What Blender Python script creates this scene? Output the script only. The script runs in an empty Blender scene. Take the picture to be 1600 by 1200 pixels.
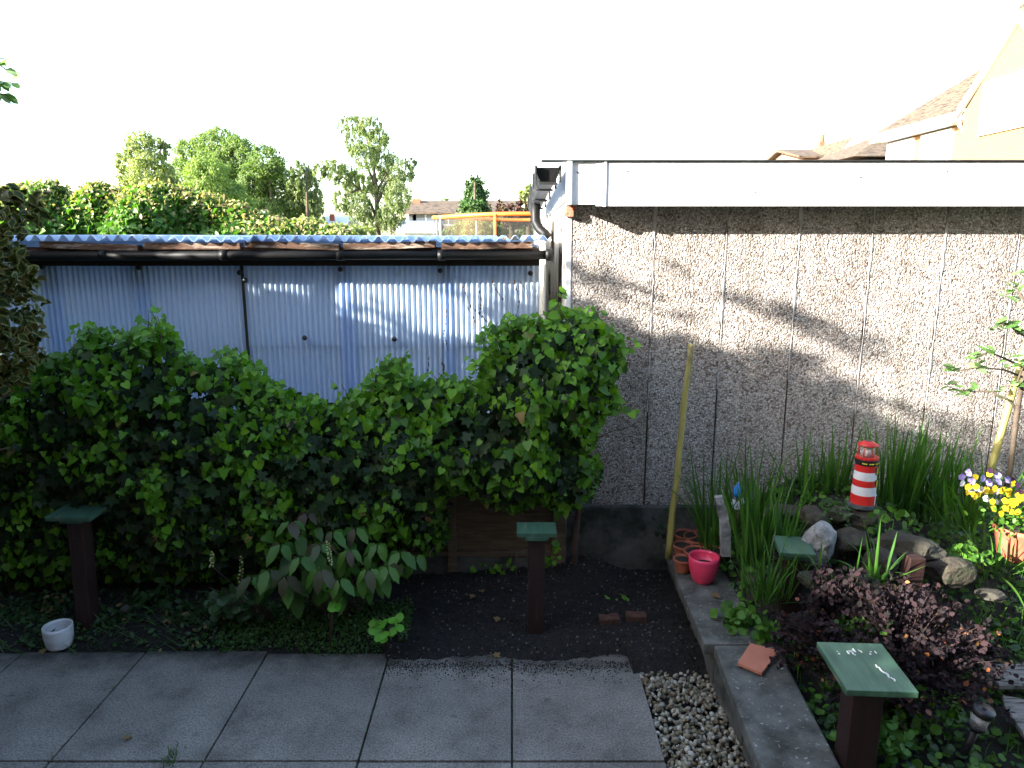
import bpy, bmesh, math
import numpy as np
from mathutils import Vector, noise
R = math.radians
SC = bpy.context.scene
COL = SC.collection
rng = np.random.default_rng(7)

# ---------------------------------------------------------------- camera, world, sun
CAM_H = 2.0
TH = math.atan(230/1120)
cd = bpy.data.cameras.new('camera'); cam = bpy.data.objects.new('camera', cd); COL.objects.link(cam)
cam.location = (0, 0, CAM_H); cam.rotation_euler = (R(90)-TH, 0, 0)
cd.sensor_width = 36; cd.lens = 1120/1600*36; cd.clip_start = .05; cd.clip_end = 2000
SC.camera = cam
SUN = Vector((.37, .16, -.140)).normalized()          # direction the light travels
EL = math.asin(-SUN.z)
AZ = math.atan2(-SUN.x, -SUN.y)                       # compass angle of the sun, from +Y towards +X
w = bpy.data.worlds.new('World'); SC.world = w; w.use_nodes = True
wn = w.node_tree; bg = wn.nodes['Background']
sk = wn.nodes.new('ShaderNodeTexSky'); sk.sky_type = 'NISHITA'; sk.sun_disc = False
sk.sun_elevation = EL; sk.sun_rotation = AZ; sk.air_density = 1.0; sk.dust_density = 1.5; sk.ozone_density = 1.0
wn.links.new(sk.outputs[0], bg.inputs[0]); bg.inputs[1].default_value = .14
sd = bpy.data.lights.new('sun', 'SUN'); so = bpy.data.objects.new('sun', sd); COL.objects.link(so)
sd.energy = 5.0; sd.angle = R(.5); sd.color = (1, .95, .87)
so.rotation_euler = SUN.to_track_quat('-Z', 'Y').to_euler()
SC.view_settings.view_transform = 'Standard'; SC.view_settings.look = 'None'
SC.view_settings.exposure = 2.5; SC.view_settings.gamma = 1
SC.cycles.max_bounces = 6; SC.cycles.transparent_max_bounces = 8

# ---------------------------------------------------------------- helpers
CT, ST = math.cos(TH), math.sin(TH)
def ray(px, py):
    u = (px-800)/1120; v = (600-py)/1120
    return u, CT+v*ST, -ST+v*CT
def P(px, py, Y):
    u, a, b = ray(px, py); t = Y/a
    return Vector((u*t, Y, CAM_H+b*t))
def G(px, py, z=0.):
    u, a, b = ray(px, py); t = (z-CAM_H)/b
    return Vector((u*t, a*t, z))
def sm(t):
    t = min(1, max(0, t)); return t*t*(3-2*t)
def nz(x, y, z=0., s=1.):
    return noise.noise(Vector((x*s, y*s, z*s)))
def tag(o, label=None, cat=None, group=None, kind=None):
    if label: o['label'] = label
    if cat: o['category'] = cat
    if group: o['group'] = group
    if kind: o['kind'] = kind
    return o
def wloc(o):
    v = Vector((0, 0, 0))
    while o: v += o.location; o = o.parent
    return v
def thing(name, label, cat, loc, group=None):
    o = bpy.data.objects.new(name, None); COL.objects.link(o); o.location = loc; o.empty_display_size = .1
    return tag(o, label, cat, group)
def link(me, name, mats, parent=None, origin=None):
    off = wloc(parent) if parent else Vector(origin or (0, 0, 0))
    n = len(me.vertices); a = np.empty(n*3, 'f'); me.vertices.foreach_get('co', a)
    a = a.reshape(-1, 3)-np.array(off, 'f'); me.vertices.foreach_set('co', a.ravel().astype('f')); me.update()
    o = bpy.data.objects.new(name, me); COL.objects.link(o)
    if parent: o.parent = parent
    elif origin is not None: o.location = origin
    for m in (mats if isinstance(mats, (list, tuple)) else [mats]): me.materials.append(m)
    return o

class MB:
    """collects shapes (in world coordinates) and links them as one mesh"""
    def __init__(s): s.bm = bmesh.new()
    def box(s, c, d, bev=0, rot=None, mi=0):
        r = bmesh.ops.create_cube(s.bm, size=1); vs = r['verts']
        for v in vs: v.co = Vector((v.co.x*d[0], v.co.y*d[1], v.co.z*d[2]))
        fs = list({f for v in vs for f in v.link_faces})
        for f in fs: f.material_index = mi
        if bev:
            es = list({e for v in vs for e in v.link_edges})
            r2 = bmesh.ops.bevel(s.bm, geom=es, offset=bev, segments=2, affect='EDGES', profile=.6)
            vs = list({v for f in r2['faces'] for v in f.verts} | {v for v in vs if v.is_valid})
            for v in list(vs):
                for f in v.link_faces: f.material_index = mi
        M = rot
        for v in vs:
            if M is not None: v.co = M @ v.co
            v.co = v.co+Vector(c)
        return vs
    def tube(s, pts, rad, n=8, cap=True, mi=0):
        pts = [Vector(p) for p in pts]; rings = []
        if not hasattr(rad, '__len__'): rad = [rad]*len(pts)
        up = Vector((0, 0, 1))
        d0 = (pts[1]-pts[0]).normalized()
        x = d0.orthogonal().normalized()
        for i, p in enumerate(pts):
            d = (pts[min(i+1, len(pts)-1)]-pts[max(i-1, 0)]).normalized()
            x = (x-d*x.dot(d)).normalized(); y = d.cross(x)
            rings.append([s.bm.verts.new(p+(x*math.cos(2*math.pi*k/n)+y*math.sin(2*math.pi*k/n))*rad[i]) for k in range(n)])
        for a, b in zip(rings, rings[1:]):
            for k in range(n):
                f = s.bm.faces.new((a[k], a[(k+1) % n], b[(k+1) % n], b[k])); f.smooth = True; f.material_index = mi
        if cap:
            f = s.bm.faces.new(list(reversed(rings[0]))); f.material_index = mi
            f = s.bm.faces.new(rings[-1]); f.material_index = mi
    def lathe(s, c, prof, n=32, mi=0, rot=None, smooth=True):
        rings = []
        for r, z in prof:
            rings.append([s.bm.verts.new(Vector(c)+((rot @ Vector((r*math.cos(2*math.pi*k/n), r*math.sin(2*math.pi*k/n), z))) if rot else Vector((r*math.cos(2*math.pi*k/n), r*math.sin(2*math.pi*k/n), z)))) for k in range(n)])
        for a, b in zip(rings, rings[1:]):
            for k in range(n):
                f = s.bm.faces.new((a[k], a[(k+1) % n], b[(k+1) % n], b[k])); f.smooth = smooth; f.material_index = mi
        for rg, fl in ((rings[0], True), (rings[-1], False)):
            f = s.bm.faces.new(list(reversed(rg)) if fl else rg); f.material_index = mi
    def poly(s, pts, mi=0):
        f = s.bm.faces.new([s.bm.verts.new(Vector(p)) for p in pts]); f.material_index = mi; return f
    def prism(s, pts, ext, mi=0):
        a = [s.bm.verts.new(Vector(p)) for p in pts]; b = [s.bm.verts.new(Vector(p)+Vector(ext)) for p in pts]
        n = len(a)
        fs = [s.bm.faces.new(list(reversed(a))), s.bm.faces.new(b)]
        for k in range(n): fs.append(s.bm.faces.new((a[k], a[(k+1) % n], b[(k+1) % n], b[k])))
        for f in fs: f.material_index = mi
    def build(s, name, mats, parent=None, origin=None):
        bmesh.ops.recalc_face_normals(s.bm, faces=s.bm.faces[:])
        me = bpy.data.meshes.new(name); s.bm.to_mesh(me); s.bm.free()
        return link(me, name, mats, parent, origin)

def polymesh(V, polys, mi=None, name='m'):
    me = bpy.data.meshes.new(name)
    me.vertices.add(len(V)); me.vertices.foreach_set('co', np.asarray(V, 'f').ravel())
    lens = np.concatenate([np.full(len(p), p.shape[1]) for p in polys]); loops = np.concatenate([p.ravel() for p in polys])
    me.loops.add(len(loops)); me.loops.foreach_set('vertex_index', loops.astype('i'))
    me.polygons.add(len(lens)); st = np.concatenate([[0], np.cumsum(lens)[:-1]])
    me.polygons.foreach_set('loop_start', st.astype('i'))
    if mi is not None: me.polygons.foreach_set('material_index', np.asarray(mi, 'i'))
    me.update(calc_edges=True); me.validate(); return me

def norm(a): return a/np.maximum(np.linalg.norm(a, axis=-1, keepdims=True), 1e-9)
# leaf templates: vertices (x across, y along, z up) and faces
def tpl(left, mid, fold=.18, droop=.12):
    """left: outline points of the left half (x<0) base to tip; mid: y of midrib points"""
    V = [(0, m, -droop*m*m) for m in mid]; nm = len(mid)
    L = [(x, y, fold*abs(x)*1.2-droop*y*y*1.3) for x, y in left]; nl = len(left)
    V += L+[(-x, y, z) for x, y, z in L]
    F = []
    for i in range(nm-1):
        a = [i, i+1]
        lo = nm+i; hi = nm+i+1
        if hi < nm+nl:
            F.append((i, i+1, hi, lo)); F.append((i+1, i, lo+nl, hi+nl))
        else:
            F.append((i, i+1, lo)); F.append((i+1, i, lo+nl))
    return np.array(V, 'f'), F
T_HEART = tpl([(-.30, -.14), (-.52, .16), (-.38, .55)], [0, .3, .62, 1.0])
T_LOBED = (np.array([(0, 0, 0), (0, .45, -.02), (0, 1, -.15), (-.28, -.14, .05), (-.6, .02, .03), (-.36, .25, .06), (-.52, .62, -.02), (-.2, .62, .02),
                     (.28, -.14, .05), (.6, .02, .03), (.36, .25, .06), (.52, .62, -.02), (.2, .62, .02)], 'f'),
           [(0, 1, 5, 4, 3), (1, 2, 7, 6, 5), (1, 0, 8, 9, 10), (2, 1, 10, 11, 12)])
T_ANGLED = tpl([(-.24, -.12), (-.56, .08), (-.34, .38), (-.30, .60)], [0, .22, .45, .66, 1.0], .30, .2)
T_OVAL = tpl([(-.04, .0), (-.27, .3), (-.22, .7)], [0, .33, .7, 1.0])
T_SMALL = (np.array([(0, 0, 0), (-.32, .45, .08), (0, 1, -.06), (.32, .45, .08)], 'f'), [(0, 2, 1), (0, 3, 2)])
T_HOLLY = (np.array([(0, 0, 0), (0, .5, .0), (0, 1, -.2), (-.22, .1, .06), (-.36, .35, .0), (-.3, .6, .1), (-.16, .85, -.04),
                     (.22, .1, .06), (.36, .35, .0), (.3, .6, .1), (.16, .85, -.04),
                     (-.14, .14, .035), (-.24, .36, 0.005), (-.19, .6, .055), (-.07, .82, -.04), (.14, .14, .035), (.24, .36, .005), (.19, .6, .055), (.07, .82, -.04)], 'f'),
           [(0, 1, 13, 12, 11), (1, 2, 14, 13), (1, 0, 15, 16, 17), (2, 1, 17, 18),
            (0, 11, 3), (11, 12, 4, 3), (12, 13, 5, 4), (13, 14, 6, 5), (14, 2, 6), (15, 0, 7), (16, 15, 7, 8), (17, 16, 8, 9), (18, 17, 9, 10), (2, 18, 10)])
T_ROUND = (np.array([(0, .05, 0)]+[(.5*math.sin(a), .5-.5*math.cos(a), .07*math.sin(a*3.5)) for a in np.linspace(.35, 2*math.pi-.35, 11)], 'f'),
           [(0, i, i+1) for i in range(1, 11)])

def leafmesh(tp, pos, fwd, nrm, size, mi=None, wide=None, tmi=None):
    V, F = tp; M = len(pos)
    y = norm(np.asarray(fwd, 'f')); z = np.asarray(nrm, 'f'); z = norm(z-y*np.sum(y*z, -1, keepdims=True)); x = np.cross(y, z)
    size = np.broadcast_to(np.asarray(size, 'f'), (M,))
    wd = size if wide is None else size*wide
    W = pos[:, None]+(V[None, :, 0, None]*x[:, None]*wd[:, None, None]+V[None, :, 1, None]*y[:, None]*size[:, None, None]+V[None, :, 2, None]*z[:, None]*size[:, None, None])
    base = (np.arange(M)*len(V))
    polys = []; ms = []
    for k in sorted({len(f) for f in F}):
        sel = [i for i, f in enumerate(F) if len(f) == k]
        fk = np.array([F[i] for i in sel]); a = (base[:, None, None]+fk[None]).reshape(-1, k); polys.append(a)
        if tmi is not None: ms.append(np.tile(np.array([tmi[i] for i in sel]), M))
        elif mi is not None: ms.append(np.repeat(np.asarray(mi), len(fk)))
    return W.reshape(-1, 3), polys, (np.concatenate(ms) if ms else None)
def leaves(name, tp, pos, fwd, nrm, size, mats, parent=None, origin=None, mi=None, wide=None, tmi=None):
    V, Pq, ms = leafmesh(tp, np.asarray(pos, 'f'), fwd, nrm, size, mi, wide, tmi)
    return link(polymesh(V, Pq, ms, name), name, mats, parent, origin)
def rv(n, s=1.): return rng.normal(0, s, (n, 3))

def blades(specs, n=7):
    """specs: (base, dirxy angle, lean, length, width, bend) -> V, quads; folded sword blades"""
    Vs = []; Q = []; o = 0
    for b, ang, lean, L, wd, bend in specs:
        b = np.array(b, float); h = np.array([math.cos(ang), math.sin(ang), 0.]); sd_ = np.array([-h[1], h[0], 0.])
        tw = rng.uniform(-.9, .9); p = b.copy(); a = lean
        for i in range(n+1):
            t = i/n; wv = wd*.5*min(1, .55+t*1.6)*(1-t**2.6)+.0004
            d = h*math.sin(a)+np.array([0, 0, 1.])*math.cos(a)
            s2 = sd_*math.cos(tw)+h*math.sin(tw)*.9
            nn = np.cross(d, s2)
            Vs += [p-s2*wv+nn*wv*.35, p, p+s2*wv+nn*wv*.35]
            if i < n:
                k = o+i*3; Q += [(k, k+1, k+4, k+3), (k+1, k+2, k+5, k+4)]
            p = p+d*L/n; a += bend/n*(.3+1.4*t)
        o += 3*(n+1)
    return np.array(Vs, 'f'), [np.array(Q)]

# ---------------------------------------------------------------- materials
def nodes(name):
    m = bpy.data.materials.new(name); m.use_nodes = True; nt = m.node_tree
    return m, nt, nt.nodes['Principled BSDF'], nt.nodes['Material Output']
def N(nt, t, **kw):
    n = nt.nodes.new(t)
    for k, v in kw.items():
        if k in n.inputs.keys(): n.inputs[k].default_value = v
        else: setattr(n, k, v)
    return n
def ramp(nt, fac, stops, interp='LINEAR'):
    r = nt.nodes.new('ShaderNodeValToRGB'); r.color_ramp.interpolation = interp
    e = r.color_ramp.elements
    while len(e) < len(stops): e.new(.5)
    for el, (p, c) in zip(e, stops): el.position = p; el.color = (*c, 1) if len(c) == 3 else c
    nt.links.new(fac, r.inputs[0]); return r.outputs[0]
def objco(nt, scale=(1, 1, 1)):
    tc = nt.nodes.new('ShaderNodeTexCoord'); mp = nt.nodes.new('ShaderNodeMapping'); mp.inputs['Scale'].default_value = scale
    nt.links.new(tc.outputs['Object'], mp.inputs[0]); return mp.outputs[0]
def noisy(name, c1, c2, scale=5, rough=.7, bump=0, bscale=60, c3=None, s3=20, t3=(.6, .7), stretch=(1, 1, 1), spec=.5, detail=8, metallic=0, bdist=.003):
    m, nt, b, out = nodes(name); co = objco(nt, stretch)
    n1 = N(nt, 'ShaderNodeTexNoise', Scale=scale, Detail=detail, Roughness=.6); nt.links.new(co, n1.inputs[0])
    c = ramp(nt, n1.outputs[0], [(.3, c1), (.7, c2)])
    if c3:
        n3 = N(nt, 'ShaderNodeTexNoise', Scale=s3, Detail=6, Roughness=.65); nt.links.new(co, n3.inputs[0])
        f = ramp(nt, n3.outputs[0], [(t3[0], (0, 0, 0)), (t3[1], (1, 1, 1))])
        mx = N(nt, 'ShaderNodeMix', data_type='RGBA'); nt.links.new(f, mx.inputs[0]); nt.links.new(c, mx.inputs[6]); mx.inputs[7].default_value = (*c3, 1); c = mx.outputs[2]
    nt.links.new(c, b.inputs['Base Color']); b.inputs['Roughness'].default_value = rough; b.inputs['Metallic'].default_value = metallic
    b.inputs['Specular IOR Level'].default_value = spec
    if bump:
        n2 = N(nt, 'ShaderNodeTexNoise', Scale=bscale, Detail=8, Roughness=.6); nt.links.new(co, n2.inputs[0])
        bp = N(nt, 'ShaderNodeBump', Strength=bump, Distance=bdist); nt.links.new(n2.outputs[0], bp.inputs['Height']); nt.links.new(bp.outputs[0], b.inputs['Normal'])
    return m
def leafmat(name, cols, rough=.45, trans=.3, tcol=(1.3, 1.6, .5), spec=.4, nscale=0):
    m, nt, b, out = nodes(name); g = nt.nodes.new('ShaderNodeNewGeometry')
    k = len(cols); c = ramp(nt, g.outputs['Random Per Island'], [(i/max(1, k-1), q) for i, q in enumerate(cols)])
    nt.links.new(c, b.inputs['Base Color']); b.inputs['Roughness'].default_value = rough; b.inputs['Specular IOR Level'].default_value = spec
    tr = nt.nodes.new('ShaderNodeBsdfTranslucent'); mu = N(nt, 'ShaderNodeMix', data_type='RGBA', blend_type='MULTIPLY'); mu.inputs[0].default_value = 1
    nt.links.new(c, mu.inputs[6]); mu.inputs[7].default_value = (*tcol, 1); nt.links.new(mu.outputs[2], tr.inputs[0])
    mx = nt.nodes.new('ShaderNodeMixShader'); mx.inputs[0].default_value = trans
    nt.links.new(b.outputs[0], mx.inputs[1]); nt.links.new(tr.outputs[0], mx.inputs[2]); nt.links.new(mx.outputs[0], out.inputs[0])
    return m

def pebbledash():
    m, nt, b, out = nodes('pebbledash'); co = objco(nt)
    nw = N(nt, 'ShaderNodeTexNoise', Scale=40, Detail=3); nt.links.new(co, nw.inputs[0])
    add = N(nt, 'ShaderNodeMix', data_type='RGBA', blend_type='LINEAR_LIGHT'); add.inputs[0].default_value = .006
    nt.links.new(co, add.inputs[6]); nt.links.new(nw.outputs['Color'], add.inputs[7])
    v = N(nt, 'ShaderNodeTexVoronoi', Scale=112); v.inputs['Randomness'].default_value = 1; nt.links.new(add.outputs[2], v.inputs[0])
    v2 = N(nt, 'ShaderNodeTexVoronoi', Scale=210); nt.links.new(add.outputs[2], v2.inputs[0])
    sep = nt.nodes.new('ShaderNodeSeparateColor'); nt.links.new(v.outputs['Color'], sep.inputs[0])
    c = ramp(nt, sep.outputs[0], [(0, (.14, .10, .085)), (.10, (.32, .26, .225)), (.28, (.45, .395, .36)), (.50, (.56, .51, .475)), (.8, (.68, .645, .615)), (1, (.80, .785, .77))])
    dk = ramp(nt, v.outputs['Distance'], [(.36, (1, 1, 1)), (.70, (.55, .52, .50))])
    mu = N(nt, 'ShaderNodeMix', data_type='RGBA', blend_type='MULTIPLY'); mu.inputs[0].default_value = 1
    nt.links.new(c, mu.inputs[6]); nt.links.new(dk, mu.inputs[7])
    nl = N(nt, 'ShaderNodeTexNoise', Scale=2.2, Detail=5); nt.links.new(co, nl.inputs[0])
    dl0 = ramp(nt, nl.outputs[0], [(.3, (.80, .79, .77)), (.6, (1, 1, 1))])
    ns = N(nt, 'ShaderNodeTexNoise', Scale=5, Detail=6, Roughness=.6); nt.links.new(objco(nt, (1, 1, .16)), ns.inputs[0])
    ds = ramp(nt, ns.outputs[0], [(.34, (.74, .73, .70)), (.52, (1, 1, 1))])
    gi = nt.nodes.new('ShaderNodeNewGeometry'); rp = ramp(nt, gi.outputs['Random Per Island'], [(0, (.90, .89, .88)), (1, (1.04, 1.03, 1.0))])
    k1 = N(nt, 'ShaderNodeMix', data_type='RGBA', blend_type='MULTIPLY'); k1.inputs[0].default_value = 1; nt.links.new(dl0, k1.inputs[6]); nt.links.new(ds, k1.inputs[7])
    k2 = N(nt, 'ShaderNodeMix', data_type='RGBA', blend_type='MULTIPLY'); k2.inputs[0].default_value = 1; nt.links.new(k1.outputs[2], k2.inputs[6]); nt.links.new(rp, k2.inputs[7]); dl = k2.outputs[2]
    m2 = N(nt, 'ShaderNodeMix', data_type='RGBA', blend_type='MULTIPLY'); m2.inputs[0].default_value = 1
    nt.links.new(mu.outputs[2], m2.inputs[6]); nt.links.new(dl, m2.inputs[7]); nt.links.new(m2.outputs[2], b.inputs['Base Color'])
    b.inputs['Roughness'].default_value = .75
    sb = N(nt, 'ShaderNodeMath', operation='MULTIPLY_ADD'); nt.links.new(v2.outputs['Distance'], sb.inputs[0]); sb.inputs[1].default_value = .35; nt.links.new(v.outputs['Distance'], sb.inputs[2])
    bp = N(nt, 'ShaderNodeBump', Strength=1, Distance=.008); bp.invert = True; nt.links.new(sb.outputs[0], bp.inputs['Height']); nt.links.new(bp.outputs[0], b.inputs['Normal'])
    return m

def slabmat():
    m, nt, b, out = nodes('concrete slab'); co = objco(nt)
    n1 = N(nt, 'ShaderNodeTexNoise', Scale=1.6, Detail=6, Roughness=.6); nt.links.new(co, n1.inputs[0])
    c = ramp(nt, n1.outputs[0], [(.3, (.15, .139, .122)), (.7, (.285, .268, .238))])
    n2 = N(nt, 'ShaderNodeTexNoise', Scale=120, Detail=3, Roughness=.6); nt.links.new(co, n2.inputs[0])
    f2 = ramp(nt, n2.outputs[0], [(.36, (.5, .49, .47)), (.60, (1.08, 1.08, 1.08))])
    mu = N(nt, 'ShaderNodeMix', data_type='RGBA', blend_type='MULTIPLY'); mu.inputs[0].default_value = 1
    nt.links.new(c, mu.inputs[6]); nt.links.new(f2, mu.inputs[7])
    v = N(nt, 'ShaderNodeTexVoronoi', Scale=75); nt.links.new(co, v.inputs[0])
    f3 = ramp(nt, v.outputs['Distance'], [(.06, (.3, .3, .3)), (.12, (1, 1, 1))])
    m3 = N(nt, 'ShaderNodeMix', data_type='RGBA', blend_type='MULTIPLY'); m3.inputs[0].default_value = .8
    nt.links.new(mu.outputs[2], m3.inputs[6]); nt.links.new(f3, m3.inputs[7])
    n4 = N(nt, 'ShaderNodeTexNoise', Scale=4, Detail=8, Roughness=.7); nt.links.new(co, n4.inputs[0])
    f4 = ramp(nt, n4.outputs[0], [(.30, (.55, .53, .50)), (.5, (1, 1, 1)), (.72, (1.2, 1.2, 1.18))])
    m4 = N(nt, 'ShaderNodeMix', data_type='RGBA', blend_type='MULTIPLY'); m4.inputs[0].default_value = 1
    nt.links.new(m3.outputs[2], m4.inputs[6]); nt.links.new(f4, m4.inputs[7])
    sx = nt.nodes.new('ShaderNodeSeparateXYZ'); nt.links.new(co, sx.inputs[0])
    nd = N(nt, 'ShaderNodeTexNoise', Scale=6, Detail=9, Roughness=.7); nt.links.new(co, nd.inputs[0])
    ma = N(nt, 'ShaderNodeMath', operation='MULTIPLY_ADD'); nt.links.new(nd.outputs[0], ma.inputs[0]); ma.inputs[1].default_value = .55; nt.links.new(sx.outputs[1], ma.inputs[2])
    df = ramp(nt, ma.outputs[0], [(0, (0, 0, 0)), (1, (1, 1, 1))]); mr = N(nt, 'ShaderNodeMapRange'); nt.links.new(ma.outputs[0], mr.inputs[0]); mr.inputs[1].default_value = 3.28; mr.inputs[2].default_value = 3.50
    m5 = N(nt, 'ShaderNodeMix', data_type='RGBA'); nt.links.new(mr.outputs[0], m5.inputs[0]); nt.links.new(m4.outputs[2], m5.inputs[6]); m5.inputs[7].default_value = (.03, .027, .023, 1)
    v6 = N(nt, 'ShaderNodeTexVoronoi', Scale=5.5); v6.inputs['Randomness'].default_value = 1; nt.links.new(co, v6.inputs[0])
    f6 = ramp(nt, v6.outputs['Distance'], [(.03, (.45, .44, .42)), (.11, (1, 1, 1))]); m6 = N(nt, 'ShaderNodeMix', data_type='RGBA', blend_type='MULTIPLY'); m6.inputs[0].default_value = .6
    nt.links.new(m5.outputs[2], m6.inputs[6]); nt.links.new(f6, m6.inputs[7]); nt.links.new(m6.outputs[2], b.inputs['Base Color'])
    b.inputs['Roughness'].default_value = .8
    bp = N(nt, 'ShaderNodeBump', Strength=.5, Distance=.003); nt.links.new(n2.outputs[0], bp.inputs['Height']); nt.links.new(bp.outputs[0], b.inputs['Normal'])
    return m

def plastic(ca=(.60, .76, .97), cb=(.74, .86, .985)):
    m, nt, b, out = nodes('corrugated plastic'); co = objco(nt)
    n1 = N(nt, 'ShaderNodeTexNoise', Scale=1.3, Detail=4); nt.links.new(co, n1.inputs[0])
    c = ramp(nt, n1.outputs[0], [(.3, ca), (.7, cb)])
    n2 = N(nt, 'ShaderNodeTexNoise', Scale=3.2, Detail=9, Roughness=.75); nt.links.new(objco(nt, (1.6, 1, .6)), n2.inputs[0])
    f = ramp(nt, n2.outputs[0], [(.60, (0, 0, 0)), (.74, (.55, .55, .55))])
    mx = N(nt, 'ShaderNodeMix', data_type='RGBA'); nt.links.new(f, mx.inputs[0]); nt.links.new(c, mx.inputs[6]); mx.inputs[7].default_value = (.25, .30, .22, 1)
    nt.links.new(mx.outputs[2], b.inputs['Base Color']); b.inputs['Roughness'].default_value = .38
    tr = nt.nodes.new('ShaderNodeBsdfTranslucent'); nt.links.new(mx.outputs[2], tr.inputs[0])
    ms = nt.nodes.new('ShaderNodeMixShader'); ms.inputs[0].default_value = .36
    nt.links.new(b.outputs[0], ms.inputs[1]); nt.links.new(tr.outputs[0], ms.inputs[2]); nt.links.new(ms.outputs[0], out.inputs[0])
    return m
def brick(name, c1, c2, mo):
    m, nt, b, out = nodes(name); co = nt.nodes.new('ShaderNodeTexCoord')
    sx = nt.nodes.new('ShaderNodeSeparateXYZ'); nt.links.new(co.outputs['Object'], sx.inputs[0])
    ad = N(nt, 'ShaderNodeMath', operation='ADD'); nt.links.new(sx.outputs[0], ad.inputs[0]); nt.links.new(sx.outputs[1], ad.inputs[1])
    cx = nt.nodes.new('ShaderNodeCombineXYZ'); nt.links.new(ad.outputs[0], cx.inputs[0]); nt.links.new(sx.outputs[2], cx.inputs[1])
    t = N(nt, 'ShaderNodeTexBrick', Scale=1); t.inputs['Color1'].default_value = (*c1, 1); t.inputs['Color2'].default_value = (*c2, 1); t.inputs['Mortar'].default_value = (*mo, 1)
    t.inputs['Brick Width'].default_value = .225; t.inputs['Row Height'].default_value = .075; t.inputs['Mortar Size'].default_value = .008
    nt.links.new(cx.outputs[0], t.inputs[0]); nt.links.new(t.outputs[0], b.inputs['Base Color']); b.inputs['Roughness'].default_value = .85
    return m
def glassy(name, col, alpha):
    m, nt, b, out = nodes(name); b.inputs['Base Color'].default_value = (*col, 1); b.inputs['Roughness'].default_value = .08
    b.inputs['Alpha'].default_value = alpha
    return m

M = {}
M['dash'] = pebbledash(); M['slab'] = slabmat(); M['plastic'] = plastic(); M['plastic2'] = plastic((.46, .64, .95), (.56, .72, .97))
M['ground'] = noisy('rough lawn', (.03, .055, .015), (.06, .09, .03), 3, .95)
M['soil'] = noisy('dark soil', (.005, .0042, .0038), (.016, .013, .011), 22, .95, 1, 55, c3=(.035, .029, .024), s3=160, t3=(.64, .68), bdist=.02)
M['bedsoil'] = noisy('bed soil', (.008, .008, .005), (.022, .02, .012), 14, .95, 1, 50, bdist=.02)
M['concrete'] = noisy('old concrete', (.055, .055, .048), (.13, .125, .11), 6, .9, .8, 35, c3=(.028, .034, .024), s3=5, t3=(.48, .62), bdist=.006)
M['coping'] = noisy('coping stone', (.028, .030, .022), (.15, .15, .135), 9, .9, 1, 60, c3=(.34, .34, .32), s3=46, t3=(.60, .68), bdist=.004)
M['mortar'] = noisy('pale joint mortar', (.26, .25, .24), (.55, .53, .51), 14, .9, .6, 90)
M['gap'] = noisy('dark gap', (.012, .01, .01), (.03, .025, .025), 20, .9)
M['white'] = noisy('white fascia paint', (.76, .77, .78), (.85, .85, .85), 3, .5, c3=(.55, .55, .52), s3=6, t3=(.72, .8), stretch=(1, 1, 3))
M['sidewall'] = noisy('flaking side paint', (.48, .44, .38), (.72, .69, .62), 8, .8, .8, 30, c3=(.07, .055, .04), s3=5, t3=(.50, .60), stretch=(1, 5, .45), bdist=.01)
M['gutter'] = noisy('black plastic gutter', (.005, .005, .005), (.010, .010, .010), 20, .5, c3=(.05, .045, .035), s3=9, t3=(.7, .78), spec=.25)
M['gutter2'] = noisy('weathered grey gutter', (.012, .012, .012), (.028, .027, .025), 14, .5, c3=(.10, .095, .08), s3=18, t3=(.62, .7))
M['wood'] = noisy('rotten brown timber', (.055, .025, .015), (.18, .095, .055), 9, .9, .8, 30, c3=(.34, .27, .21), s3=7, t3=(.52, .62), stretch=(1, 3, 6), bdist=.01)
M['tar'] = noisy('tarred board', (.012, .009, .007), (.035, .02, .014), 9, .8)
M['cap'] = noisy('black screw cap', (.012, .014, .016), (.02, .022, .025), 9, .4)
M['stud'] = noisy('shed studs', (.10, .07, .05), (.16, .12, .08), 7, .9)
M['fence'] = noisy('brown fence board', (.085, .060, .035), (.19, .135, .085), 6, .85, .7, 20, c3=(.05, .055, .035), s3=4, t3=(.55, .7), stretch=(1, 1, 9), bdist=.004)
M['post'] = noisy('dark red brown stain', (.016, .0055, .0045), (.030, .010, .008), 8, .6, .8, 20, c3=(.055, .04, .03), s3=9, t3=(.62, .7), stretch=(9, 9, .6))
M['green'] = noisy('green painted board', (.024, .07, .042), (.06, .135, .085), 5, .5, .6, 14, c3=(.13, .16, .10), s3=6, t3=(.60, .68), stretch=(7, 1, 3))
M['dropping'] = noisy('white dropping', (.55, .55, .5), (.7, .7, .66), 60, .9)
M['cup'] = noisy('chalky glazed white', (.42, .43, .45), (.68, .68, .70), 8, .5, .3, 30, c3=(.22, .20, .18), s3=9, t3=(.6, .7), stretch=(1, 1, 4))
M['pink'] = noisy('pink plastic', (.78, .05, .13), (.84, .065, .15), 5, .35)
M['terra'] = noisy('terracotta', (.28, .075, .035), (.40, .13, .07), 10, .75, .3, 50, c3=(.10, .05, .035), s3=12, t3=(.6, .72))
M['oldbrick'] = noisy('soiled brick', (.03, .015, .010), (.12, .05, .032), 25, .9, .6, 60)
M['tile'] = noisy('clay tile', (.42, .15, .09), (.52, .20, .125), 9, .8, .4, 70, c3=(.1, .05, .04), s3=30, t3=(.72, .76))
M['compost'] = noisy('pot compost', (.01, .008, .006), (.04, .03, .022), 50, .95, 1, 90, bdist=.01)
M['cane'] = noisy('yellow green cane', (.30, .27, .07), (.44, .38, .12), 6, .5, .3, 20, c3=(.14, .12, .04), s3=3, t3=(.55, .62), stretch=(3, 3, 1))
M['bark'] = noisy('bark', (.05, .035, .025), (.12, .09, .06), 12, .9, .8, 30, bdist=.01)
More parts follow.
